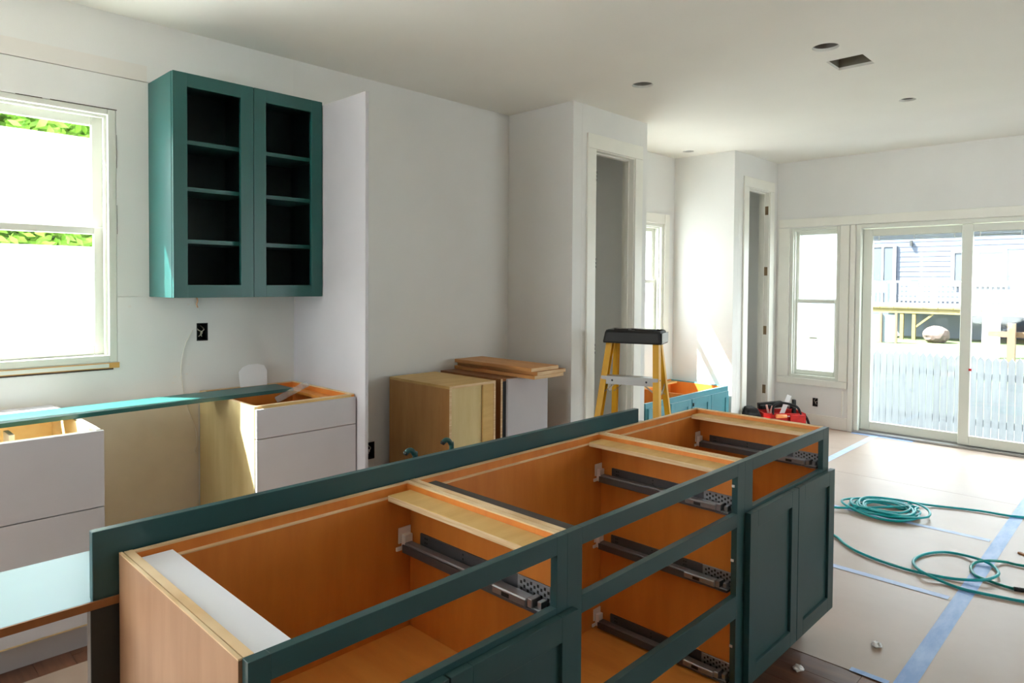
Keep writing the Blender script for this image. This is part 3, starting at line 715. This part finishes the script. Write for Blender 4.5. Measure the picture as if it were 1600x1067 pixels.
for a, b, c, d, L, _ in pk:
    tk = thing('wood_plank', ((a+b)/2, (c+d)/2, z), L, 'plank', 'planks stacked on the box')
    B(a, b-.0015, c, d, z, z+.0235).build('plank_body', 'plank', tk, bevel=.001); B(b-.0014, b, c+.001, d-.001, z+.001, z+.0225).build('end_grain', 'edge', tk)
    z += .0242

# ------------------------------------------------------------------ window bench cabinet in the recess
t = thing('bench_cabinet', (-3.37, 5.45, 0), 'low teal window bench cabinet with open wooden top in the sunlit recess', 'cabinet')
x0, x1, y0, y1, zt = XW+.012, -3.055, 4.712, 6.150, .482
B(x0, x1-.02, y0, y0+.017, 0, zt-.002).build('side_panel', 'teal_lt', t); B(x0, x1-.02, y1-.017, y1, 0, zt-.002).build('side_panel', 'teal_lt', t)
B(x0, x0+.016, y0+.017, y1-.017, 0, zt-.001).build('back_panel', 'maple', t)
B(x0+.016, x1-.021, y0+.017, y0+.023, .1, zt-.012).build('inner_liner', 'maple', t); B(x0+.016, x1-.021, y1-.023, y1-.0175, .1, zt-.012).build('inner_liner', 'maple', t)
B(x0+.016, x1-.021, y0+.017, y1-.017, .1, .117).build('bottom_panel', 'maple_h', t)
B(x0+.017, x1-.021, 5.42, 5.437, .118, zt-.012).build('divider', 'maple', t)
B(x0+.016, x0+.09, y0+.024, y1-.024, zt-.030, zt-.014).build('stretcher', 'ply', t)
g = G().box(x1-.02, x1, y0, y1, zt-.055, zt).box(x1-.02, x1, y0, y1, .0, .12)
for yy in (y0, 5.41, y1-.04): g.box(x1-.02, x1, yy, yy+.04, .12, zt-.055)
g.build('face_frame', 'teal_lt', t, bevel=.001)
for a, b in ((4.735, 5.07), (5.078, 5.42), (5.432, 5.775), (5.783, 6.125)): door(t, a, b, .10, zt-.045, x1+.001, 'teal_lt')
g = G()
for yy in (5.045, 5.445): g.box(x1+.0215, x1+.03, yy-.006, yy+.006, zt-.11, zt-.08)
g.build('door_pull', 'black', t, bevel=.002)

# ------------------------------------------------------------------ stepladder
th_ = math.radians(24)
RL = Vector((math.cos(yaw), -math.sin(yaw), 0)); FL = Vector((math.sin(yaw), math.cos(yaw), 0))
la = RL*math.cos(th_)-FL*math.sin(th_)       # width, left to right
lb = RL*math.sin(th_)+FL*math.cos(th_)       # front to rear
lo = Vector((0, 0, 0))+FL*4.62+RL*.845; lo.z = 0
zc = Vector((0, 0, 1))
t = thing('stepladder', lo, 'yellow fibreglass stepladder with black top cap behind the island', 'stepladder')
HT = 1.115
def lp(a, b, z): return lo+la*a+lb*b+zc*z
for sx in (-1, 1):
    p0 = lp(sx*.255, -.36, .014); p1 = lp(sx*.172, -.055, HT-.02)
    d = (p1-p0).normalized()
    g = G().bar(p0, p1, lb, .072, .006)
    in_ = -la*sx
    for e in (-1, 1): g.bar(p0+lb*e*.034+in_*.017, p1+lb*e*.034+in_*.017, lb, .005, .040)
    r = g.build('front_rail', 'yellow', t, bevel=.001)
    G().bar(p0+zc*.018, p0+d*.06, lb, .08, .036).build('foot_pad', 'black', r)
    g = G()
    for zz in (.28, .56, .84):
        f_ = zz/HT; q = p0.lerp(p1, f_)
        for dz in (.0, -.045): g.cyl(q+zc*dz-in_*.003, q+zc*dz-in_*.007, .006, n=8)
    g.build('rivet', 'alu_dull', r)
    q0 = lp(sx*.25, .30, .012); q1 = lp(sx*.160, .055, HT-.02)
    g = G().bar(q0, q1, lb, .050, .006)
    for e in (-1, 1): g.bar(q0+lb*e*.023+in_*.015, q1+lb*e*.023+in_*.015, lb, .005, .034)
    r = g.build('rear_rail', 'yellow', t, bevel=.001)
    G().bar(q0+zc*.016, q0+(q1-q0).normalized()*.06, lb, .058, .034).build('foot_pad', 'black', r)
for zz in (.28, .56, .84):
    f_ = zz/HT; wl_ = .255+(.175-.255)*f_-.004; bb_ = -.36+(-.055+.36)*f_
    g = G().obox(lp(0, bb_, zz), la, lb, zc, wl_, .040, .003)
    g.obox(lp(0, bb_-.037, zz-.024), la, lb, zc, wl_, .002, .026).obox(lp(0, bb_+.037, zz-.016), la, lb, zc, wl_, .002, .018)
    s = g.build('step', 'alu', t)
    g = G()
    for sx in (-1, 1): g.bar(lp(sx*(wl_-.11), bb_-.02, zz-.035), lp(sx*(wl_-.004), bb_-.02, zz-.115), lb, .022, .005)
    g.build('step_brace', 'alu_dull', s)
    g = G()
    for sx in (-.6, .6): g.cyl(lp(sx*wl_, bb_-.0392, zz-.024), lp(sx*wl_, bb_-.0405, zz-.024), .007, n=8)
    g.build('rivet', 'black', s)
for zz in (.22, .80):
    f_ = zz/HT; wr_ = .25+(.165-.25)*f_-.004; br_ = .30+(.055-.30)*f_
    g = G().obox(lp(0, br_, zz), la, lb, zc, wr_, .010, .014)
    for sx in (-1, 1): g.bar(lp(sx*(wr_-.11), br_, zz-.01), lp(sx*(wr_-.004), br_, zz-.10), lb, .018, .005)
    g.build('rear_crossbar', 'alu_dull', t)
g = G()
for sx in (-1, 1):
    g.bar(lp(sx*.185, -.13, .80), lp(sx*.180, .01, .72), zc, .02, .004); g.bar(lp(sx*.180, .01, .72), lp(sx*.178, .13, .78), zc, .02, .004)
g.build('spreader', 'alu_dull', t)
# moulded cap: tapered tray with rim
k = []
def ring(z, wa, wb, n=6):
    out = []
    r = .02
    for sx, sy, a0 in ((1, 1, 0), (-1, 1, 90), (-1, -1, 180), (1, -1, 270)):
        for i in range(n):
            t_ = math.radians(a0+90*i/(n-1)); out.append(lp(sx*(wa-r)+math.cos(t_)*r, sy*(wb-r)+math.sin(t_)*r, z))
    return out
prof = [(HT-.055, .198, .118), (HT-.045, .200, .121), (HT+.015, .190, .108), (HT+.030, .184, .100), (HT+.034, .176, .092), (HT+.024, .166, .080)]
g = G(); n = 24
for z, a, b in prof: g.v += [tuple(p) for p in ring(z, a, b)]
for i in range(len(prof)-1):
    for j in range(n):
        j2 = (j+1) % n; g.f.append((i*n+j, i*n+j2, (i+1)*n+j2, (i+1)*n+j)); g.smooth.append(False)
g.f.append(tuple(range(n-1, -1, -1))); g.smooth.append(False); g.f.append(tuple((len(prof)-1)*n+j for j in range(n))); g.smooth.append(False)
cap = g.build('top_cap', 'black', t)
g = G().obox(lp(-.09, 0, HT+.031), la, lb, zc, .05, .045, .006).obox(lp(.07, 0, HT+.031), la, lb, zc, .07, .03, .006)
g.build('tool_tray_rib', 'black', cap, bevel=.003)
lab(G().obox(lp(.2005, -.002, HT-.014), la, lb, zc, .002, .100, .034).build('end_plate', 'alu', cap, bevel=.0015), 'bright metal end plate')

# ------------------------------------------------------------------ tool bag and tools by the far corner
bx = RL.copy(); by = FL.copy(); bc = Vector((-2.66, 6.72, 0))-bx*.12
t = thing('tool_bag', bc, 'open red canvas tool bag on the floor near the far doorway', 'tool bag')
def bp_(a, b, z): return bc+bx*a+by*b+zc*z
def taper(g, a0, a1, b0, b1, z0, z1_, s=.92):
    am, bm_ = (a0+a1)/2, (b0+b1)/2
    c = [bp_(a0, b0, z0), bp_(a1, b0, z0), bp_(a1, b1, z0), bp_(a0, b1, z0)]
    d_ = [bp_(am+(q[0]-am)*s, bm_+(q[1]-bm_)*s, z1_) for q in ((a0, b0), (a1, b0), (a1, b1), (a0, b1))]
    return g.quadbox(c+d_)
g = G(); e = .012
for q in ((-.21, .20, -.13, -.13+e), (-.21, .20, .13-e, .13), (-.21, -.21+e, -.13, .13), (.20-e, .20, -.13, .13), (-.21, .20, -.13, .13)):
    g.quadbox([bp_(q[0], q[2], 0.001), bp_(q[1], q[2], 0.001), bp_(q[1], q[3], 0.001), bp_(q[0], q[3], 0.001)]+[bp_(q[0], q[2], .215 if q[1]-q[0] < .4 or q[3]-q[2] < .1 else .02), bp_(q[1], q[2], .215 if q[1]-q[0] < .4 or q[3]-q[2] < .1 else .02), bp_(q[1], q[3], .215 if q[1]-q[0] < .4 or q[3]-q[2] < .1 else .02), bp_(q[0], q[3], .215 if q[1]-q[0] < .4 or q[3]-q[2] < .1 else .02)])
g.build('bag_body', 'red', t, bevel=.004)
taper(G(), .030, .185, -.165, -.132, .03, .205, .9).build('front_pocket', 'red', t, bevel=.008, seg=2)
taper(G(), -.19, .02, -.16, -.132, .03, .17, .9).build('front_pocket', 'red', t, bevel=.008, seg=2)
g = G().tube(smooth_path([bp_(-.12, -.125, .20), bp_(-.10, -.10, .285), bp_(0, -.06, .305), bp_(.12, -.10, .275), bp_(.15, -.125, .20)], 6), .012, 8)
g.build('carry_strap', 'black_cloth', t)
G().tube(smooth_path([bp_(.216, -.05, .19), bp_(.235, -.07, .15), bp_(.25, -.08, .10), bp_(.26, -.09, .03), bp_(.28, -.10, .016)], 5), .013, 8).build('side_strap', 'black_cloth', t)
def tool(name, g, m, label): return tag(g.build(name, m, bevel=0), label, 'tool', 'tools in the red bag')
tt = thing('scraper', bp_(.06, 0, .021), 'white plastic scraper sticking up out of the red tool bag', 'tool', 'tools in the red bag')
G().bar(bp_(-.025, -.04, .13), bp_(.075, -.03, .375), by, .006, .045).build('blade', 'tissue', tt, bevel=.001); G().bar(bp_(-.055, -.045, .024), bp_(-.027, -.041, .128), by, .022, .03).build('grip', 'black', tt, bevel=.004)
tt = thing('drill', bp_(.15, .03, .021), 'black drill with upright grip standing at the right of the red tool bag', 'tool', 'tools in the red bag')
G().bar(bp_(.15, .03, .022), bp_(.145, .03, .325), by, .04, .034).build('grip', 'black', tt, bevel=.008, seg=2); G().cyl(bp_(.095, .03, .255), bp_(.15, .03, .262), .028, n=14).build('motor_housing', 'black', tt); G().cyl(bp_(.075, .03, .252), bp_(.095, .03, .255), .018, .026, n=12).build('chuck', 'alu', tt)
tt = thing('screwdriver', bp_(.0, -.09, .16), 'orange handled screwdriver lying across the front of the red tool bag', 'tool', 'tools in the red bag')
G().cyl(bp_(-.10, -.156, .1915), bp_(.0, -.156, .1915), .020, .017, n=12).build('handle', 'orange', tt); G().cyl(bp_(.0001, -.156, .1915), bp_(.034, -.156, .1915), .004, n=8).build('shaft', 'alu', tt)
tt = thing('pliers', bp_(-.12, 0, .021), 'pliers with pink grips leaning at the left of the red tool bag', 'tool', 'tools in the red bag')
M['pinkgrip'] = mat('pink_grip', (226, 170, 160), .5)
G().tube(smooth_path([bp_(-.15, -.05, .06), bp_(-.14, -.06, .18), bp_(-.16, -.06, .285)], 4), .010, 8).build('grip', 'pinkgrip', tt); G().tube(smooth_path([bp_(-.12, -.05, .06), bp_(-.125, -.06, .18), bp_(-.10, -.06, .275)], 4), .010, 8).build('grip', 'pinkgrip', tt); G().obox(bp_(-.135, -.05, .042), bx, by, zc, .018, .008, .02).build('jaw', 'alu', tt, bevel=.002)
tt = thing('level', bp_(0, .08, .021), 'long black tool case resting across the back of the red tool bag', 'tool', 'tools in the red bag')
G().bar(bp_(-.19, .085, .247), bp_(.05, .085, .270), zc, .06, .06).build('case_body', 'black', tt, bevel=.008, seg=2); G().bar(bp_(-.19, .02, .247), bp_(-.07, .02, .255), zc, .04, .05).build('case_pocket', 'black_cloth', tt, bevel=.006)
# black pouch beside it
t = thing('tool_pouch', bp_(-.30, -.02, 0), 'black canvas tool pouch slumped beside the red tool bag', 'tool bag')
taper(G(), -.38, -.215, -.14, .14, .001, .215, .86).build('pouch_body', 'black_cloth', t, bevel=.03, seg=3)
taper(G(), -.36, -.225, -.11, .10, .19, .255, .7).build('pouch_flap', 'black_cloth', t, bevel=.02, seg=2)

# ------------------------------------------------------------------ floor paper, tape, hoses, scraps
def paper(x0, x1, y0, y1, k, label):
    z = .0006+.0007*k
    return tag(B(x0, x1, y0, y1, z, z+.0006).build('kraft_paper_sheet', 'kraft'), label, 'floor paper', 'kraft paper over the floor')
paper(-3.0, -.66, 2.72, 3.70, 0, 'kraft paper sheet on the floor with the white tissue scrap on it')
paper(-3.0, -.66, 3.66, 4.69, 1, 'kraft paper sheet on the floor under the long green hose curve')
paper(-3.02, -.66, 4.66, 5.61, 0, 'kraft paper sheet on the floor under the coiled teal hose')
paper(-3.02, -.66, 5.58, 6.32, 1, 'kraft paper sheet on the floor beyond the coiled hose')
paper(-3.02, -.66, 6.28, 7.15, 0, 'kraft paper sheet on the floor along the sliding door')
paper(-.68, 2.3, 2.72, 4.2, 2, 'kraft paper sheet on the floor at the right edge near the black hose fitting')
paper(-.68, 2.3, 4.16, 7.15, 1, 'kraft paper sheet on the floor at the far right by the sliding door')
paper(-2.95, -1.70, -.4, 2.70, 0, 'kraft paper sheet in the aisle between the island and the white cabinets')
def tape(x0, x1, y0, y1, k, m, label):
    z = .0030+.0002*k
    return tag(B(x0, x1, y0, y1, z, z+.0003).build('masking_tape_strip', m), label, 'tape', 'blue tape on the floor paper')
tape(-.702, -.636, 2.73, 6.60, 0, 'tape', 'wide blue tape strip running along the floor paper at the right')
tape(-1.60, -.715, 3.655, 3.700, 0, 'tape_pale', 'narrow blue tape strip across the paper below the hose curve')
tape(-1.60, -.715, 4.655, 4.700, 0, 'tape_pale', 'pale blue tape strip across the paper in front of the hose coil')
tape(-2.06, -2.00, 5.75, 7.15, 0, 'tape_pale', 'pale blue tape strip running to the left end of the sliding door')
tape(-2.24, -1.70, 7.105, 7.15, 1, 'tape', 'blue tape strip along the sill of the sliding door')
tape(-.845, -.713, 2.715, 2.745, 0, 'tape', 'short dark blue tape piece on the paper edge by the wooden floor')
# hoses (image-traced floor path, on the floor in 3D)
def fp_(x, y, z=0.0):
    d = fw+rt*((x-800)/FPX)-up*((y-CY)/FPX); k_ = (z-CAM_H)/d.z
    return Vector((d.x*k_, d.y*k_, z))
HZ = .011; HR = .0075
path = [Vector((-.30, 5.62, HZ)), fp_(1600, 808, HZ), fp_(1530, 798, HZ), fp_(1460, 790, HZ), fp_(1420, 785, HZ+.02)]
cx, cy_ = -1.30, 4.79
random.seed(11)
ang = math.radians(60); turns = 9; n = turns*16
for i in range(n):
    f_ = i/n; a_ = ang+2*math.pi*i/16
    rr = .215-.075*abs(math.sin(f_*math.pi*2.3))+.012*math.sin(5*a_*.37)
    ox = .035*math.sin(f_*9.1); oy = .030*math.cos(f_*7.3)
    path.append(Vector((cx+ox+math.cos(a_)*rr*1.05, cy_+oy+math.sin(a_)*rr*.95, HZ+.003+.010*(i/16 % 3)+.004*math.sin(a_*3+f_*20))))
path += [fp_(1309, 793, HZ+.01), Vector((-1.72, 4.62, HZ)), Vector((-1.86, 4.45, HZ)), Vector((-1.74, 4.28, HZ)), Vector((-1.55, 4.19, HZ))]
for x, y in ((1303.6, 836.5), (1319, 849), (1338, 860.8), (1367.5, 873.3), (1398.5, 884), (1425.6, 891.8)): path.append(fp_(x, y, HZ))
for x, y, z in ((1457, 898.5, HZ), (1493, 904.5, HZ), (1532, 906.3, HZ+.012), (1551.6, 902.4, HZ+.016), (1560.3, 895.6, HZ+.01), (1551.6, 884, HZ), (1532, 874.3, HZ+.012), (1503, 866.6, HZ), (1474, 862.3, HZ), (1445, 865.6, HZ), (1428.5, 874.3, HZ), (1429.5, 884, HZ+.008), (1445, 895.6, HZ+.016), (1474, 909.2, HZ), (1503, 919.8, HZ), (1532, 926.6, HZ), (1561, 932.4, HZ), (1600, 940, HZ)): path.append(fp_(x, y, z))
path.append(Vector((-.1, 3.95, HZ)))
tag(G().tube(smooth_path(path, 4), HR, 8).build('air_hose', 'hose'), 'long teal air hose coiled on the floor paper with a loop at the right', 'hose')
t = thing('hose_end', fp_(1560, 913, HZ), 'short green hose with black spring fitting looped over the blue tape', 'hose')
pth = [Vector((-.2, 4.47, HZ))]+[fp_(x, y, z) for x, y, z in ((1600, 884, HZ), (1571, 878, HZ), (1548, 876, HZ+.014), (1526, 878, HZ+.004), (1517, 886, HZ), (1522.5, 897.6, HZ), (1538, 905, HZ), (1561, 913, HZ), (1584.5, 920, HZ))]
G().tube(smooth_path(pth, 5), HR*.95, 8).build('hose_body', 'hose2', t)
a = fp_(1584.5, 920, HZ); b = fp_(1607, 923.5, HZ)
g = G()
for i in range(9): g.cyl(a.lerp(b, i/9), a.lerp(b, (i+.6)/9), .0108, n=10)
g.cyl(a, b, .0092, n=10); g.build('spring_guard', 'black', t); G().cyl(b, a.lerp(b, 1.6), .008, n=10).build('fitting', 'bronze', t)
tag(G().bar(fp_(1592, 863, .006), fp_(1612, 872, .006), zc, .010, .02).build('nail_strip', 'ply_brown', bevel=.002), 'small brown scrap of wood on the paper at the right edge', 'scrap')
def scrap(c, r, label, seed):
    random.seed(seed); bm = bmesh.new(); bmesh.ops.create_icosphere(bm, subdivisions=2, radius=r)
    for v in bm.verts: v.co = Vector((v.co.x*random.uniform(.6, 1.25), v.co.y*random.uniform(.6, 1.2), max(0, v.co.z*.55*random.uniform(.5, 1.4)+r*.35)))
    me = bpy.data.meshes.new('tissue_scrap'); bm.to_mesh(me); bm.free(); me.materials.append(M['tissue'])
    o = bpy.data.objects.new('tissue_scrap', me); COL.objects.link(o); o.location = c
    return tag(o, label, 'scrap', 'tissue scraps on the floor')
scrap(fp_(1370, 1010, .0015), .022, 'crumpled white tissue scrap lying on the kraft paper', 1)
scrap(fp_(1247, 1046, .0005), .022, 'crumpled white tissue scrap lying on the bare wooden floor', 2)

# ------------------------------------------------------------------ outdoors
struct(B(-40, 40, -40, 60, -.45, -.31).build('ground', 'dirt'))
struct(B(-16, 12, 10.5, 27.9, -.3095, -.30).build('ground_lawn', 'grass'))
# picket fence
fe = thing('picket_fence', (-1.5, 9.0, -.30), 'white picket fence across the yard just outside the sliding door', 'fence')
pv = [(-.032, 0), (.032, 0), (.032, .94), (0, .985), (-.032, .94)]
base = G().prism([(x, 0, z) for x, z in pv], (0, .02, 0)).build('picket', 'fence', fe); base.location = (-3.6, 0, 0)
x = -3.5+.07
while x < 3.2:
    o = base.copy(); COL.objects.link(o); o.parent = fe; o.location = (x, 0, random.uniform(-.01, .012)); x += .07
# base mesh is stored relative to the fence root: recentre
for v in base.data.vertices: v.co.x += fe.location.x*1.0; v.co.y += fe.location.y; v.co.z += fe.location.z
for zz in (-.10, .42): B(-5.2, 1.8, 9.021, 9.06, zz, zz+.08).build('fence_rail', 'fence', fe)
# neighbouring house
h = thing('neighbour_house', (-6, 28, -.3), 'pale blue clapboard house beyond the fence', 'house')
B(-14, 4, 28.05, 28.6, -.3, 6.0).build('wall_core', 'siding', h)
zz = .9
while zz < 5.9:
    G().quadbox([(-9.0, 28.022, zz), (3.0, 28.022, zz), (3.0, 28.05, zz), (-9.0, 28.05, zz), (-9.0, 28.035, zz+.178), (3.0, 28.035, zz+.178), (3.0, 28.05, zz+.178), (-9.0, 28.05, zz+.178)]).build('clapboard', 'siding', h)
    zz += .18
B(-9.2, -9.0, 27.96, 28.05, -.3, 6.0).build('corner_board', 'house_trim', h)
for (a, b, c, d) in ((-5.5, -4.1, 1.55, 2.62), (-8.15, -7.45, .8, 2.9)):
    f_ = G().box(a-.1, b+.1, 27.93, 27.985, c-.1, c).box(a-.1, b+.1, 27.93, 27.985, d, d+.1).box(a-.1, a, 27.93, 27.985, c, d).box(b, b+.1, 27.93, 27.985, c, d).box((a+b)/2-.03, (a+b)/2+.03, 27.93, 27.985, c, d).build('window', 'house_trim', h)
    B(a, b, 27.96, 27.98, c, d).build('pane', 'house_glass', f_)
G().quadbox([(-14.5, 27.4, 5.9), (4.5, 27.4, 5.9), (4.5, 29, 6.9), (-14.5, 29, 6.9), (-14.5, 27.4, 6.0), (4.5, 27.4, 6.0), (4.5, 29, 7.0), (-14.5, 29, 7.0)]).build('roof', 'slategrey', h)
B(-6.9, -6.82, 27.90, 27.995, 2.9, 3.1).build('wall_lamp', 'black', h)
# deck
dk = thing('garden_deck', (-5, 25, -.3), 'raised wooden deck with white railing in front of the pale house', 'deck')
B(-7.4, 1.0, 24.9, 25.0, .56, .72).build('deck_beam', 'deckwood', dk)
for i in range(20): B(-7.4+i*.42, -7.4+i*.42+.40, 24.85, 27.9, .721, .755).build('deck_board', 'deckwood', dk)
for xx in (-6.35, -6.0, -4.0, -2.4, -.6): B(xx-.05, xx+.05, 24.92, 25.02, -.3, .56).build('deck_post', 'deckwood', dk)
for xx in (-5.95, -2.35): G().bar((xx, 24.97, .12), (xx+.5, 24.97, .56), (0, 1, 0), .06, .06).build('knee_brace', 'deckwood', dk)
B(-7.4, 1.0, 24.86, 24.94, 1.56, 1.62).build('top_rail', 'railwhite', dk); B(-7.4, 1.0, 24.87, 24.93, .84, .89).build('bottom_rail', 'railwhite', dk)
bl = B(-7.35, -7.31, 24.88, 24.92, .89, 1.56).build('baluster', 'railwhite', dk)
x = .13
while x < 8.2:
    o = bl.copy(); COL.objects.link(o); o.parent = dk; o.location = (x, 0, 0); x += .13
for xx in (-7.4, -5.4, -3.3, -1.2): B(xx-.06, xx+.06, 24.84, 24.96, .755, 1.72).build('rail_post', 'railwhite', dk)
B(-7.2, -4.2, 26.6, 26.7, -.3, .55).build('skirt_panel', 'slategrey', dk)
for (xx, m_, L, wd) in ((-7.15, 'towel_a', 'dark towel hung over the deck railing at its left end', .35), (-6.1, 'towel_a', 'dark cloth hung over the deck railing near the house wall lamp', .22), (-3.0, 'towel_b', 'blue towel hung over the deck railing at the right', .28)):
    tw = G().box(xx, xx+wd, 24.845, 24.857, 1.22, 1.63).box(xx, xx+wd, 24.943, 24.955, 1.35, 1.63).box(xx, xx+wd, 24.845, 24.955, 1.622, 1.634).build('towel', m_)
    tag(tw, L, 'towel', 'towels on the deck railing')
# bits of yard
t = thing('garden_screen', (-6.3, 23, -.3), 'pale grey panel screen with wooden posts left of the deck', 'screen')
B(-6.65, -6.02, 23.0, 23.04, -.28, .56).build('screen_panel', 'slategrey', t)
for xx in (-6.42, -6.0): B(xx-.03, xx+.03, 22.94, 22.995, -.3, .62).build('post', 'newwood', t)
t = thing('white_pillar', (-3.14, 20, -.3), 'square white pillar standing in the yard beyond the fence', 'pillar')
B(-3.31, -2.98, 19.9, 20.2, -.3, .93).build('shaft', 'railwhite', t, bevel=.01); B(-3.34, -2.95, 19.87, 20.23, .931, .97).build('cap', 'railwhite', t, bevel=.01)
t = thing('post_rail_fence', (-2.4, 18, -.3), 'low cedar post and rail fence at the right of the yard', 'fence')
for xx in (-2.46, -.4): B(xx-.07, xx+.07, 17.95, 18.09, -.3, .66).build('post', 'newwood', t)
for zz in (.35,): B(-2.9, 1.0, 18.1, 18.15, zz, zz+.12).build('rail', 'newwood', t)
B(.93, 1.05, 17.97, 18.095, -.3, .5).build('post', 'newwood', t)
random.seed(5); bm = bmesh.new(); bmesh.ops.create_icosphere(bm, subdivisions=3, radius=.36)
for v in bm.verts: v.co *= random.uniform(.95, 1.05); v.co.z = v.co.z*.8
me = bpy.data.meshes.new('garden_rock'); bm.to_mesh(me); bm.free(); me.materials.append(M['stone'])
o = bpy.data.objects.new('garden_rock', me); COL.objects.link(o); o.location = (-5.2, 24.2, -.06); tag(o, 'round pinkish boulder on the grass under the deck', 'rock')
# trees outside the kitchen window, and an unseen one added for shade
def tree(c, rx, rz, zc_, n, label, seed):
    random.seed(seed)
    t = thing('leafy_tree', (c[0], c[1], -.3), label, 'tree', 'trees outside the kitchen window')
    G().cyl((c[0], c[1], -.3), (c[0], c[1], zc_), .12, .06, n=8).build('trunk', 'bark', t)
    v = []; f = []
    for i in range(n):
        d = Vector((random.gauss(0, 1), random.gauss(0, 1), random.gauss(0, 1))).normalized()*(random.random()**.4)
        p = Vector((d.x*rx, d.y*rx, zc_+.3+d.z*rz)); s = random.uniform(.05, .09)
        a_ = Vector((random.gauss(0, 1), random.gauss(0, 1), random.gauss(0, .6))).normalized(); b_ = a_.orthogonal().normalized()*s*.5; a_ = a_*s
        k = len(v); v += [p-a_, p+b_, p+a_, p-b_]; f.append((k, k+1, k+2, k+3))
    me = bpy.data.meshes.new('foliage'); me.from_pydata([tuple(q) for q in v], [], f); me.materials.append(M['leaf'])
    o = bpy.data.objects.new('foliage', me); COL.objects.link(o); o.parent = t; o['kind'] = 'stuff'
    return t
tree((-9.0, 1.2), 1.3, 1.9, 2.4, 20000, 'bright green tree seen through the top of the kitchen window at the left', 1)
tree((-9.6, 4.2), 1.3, 1.8, 2.3, 16000, 'bright green tree seen through the kitchen window beside the upper cabinet', 2)
tree((-5.3, 7.1), 1.25, 1.9, 4.3, 16000, 'unseen leafy tree added at the house corner to shade the picket fence', 4)  # out-of-view tree added so its shadow falls on the fence
tree((-10.4, -1.9), 1.3, 1.8, 2.3, 6000, 'bright green tree outside left of the kitchen window', 3)

# ------------------------------------------------------------------ portals guide daylight sampling through the real windows
for (a, b, c, d) in (W0, W1, W2): portal((XW-.17, (a+b)/2, (c+d)/2), b-a, d-c, (1, 0, 0))
for (a, b, c, d) in WR: portal((XR+.17, (a+b)/2, (c+d)/2), b-a, d-c, (-1, 0, 0))
for (a, b, c, d) in (WF, SLD): portal(((a+b)/2, YF+.17, (c+d)/2), b-a, d-c, (0, -1, 0))
for (a, b, c, d) in WB: portal(((a+b)/2, YB-.17, (c+d)/2), b-a, d-c, (0, 1, 0))
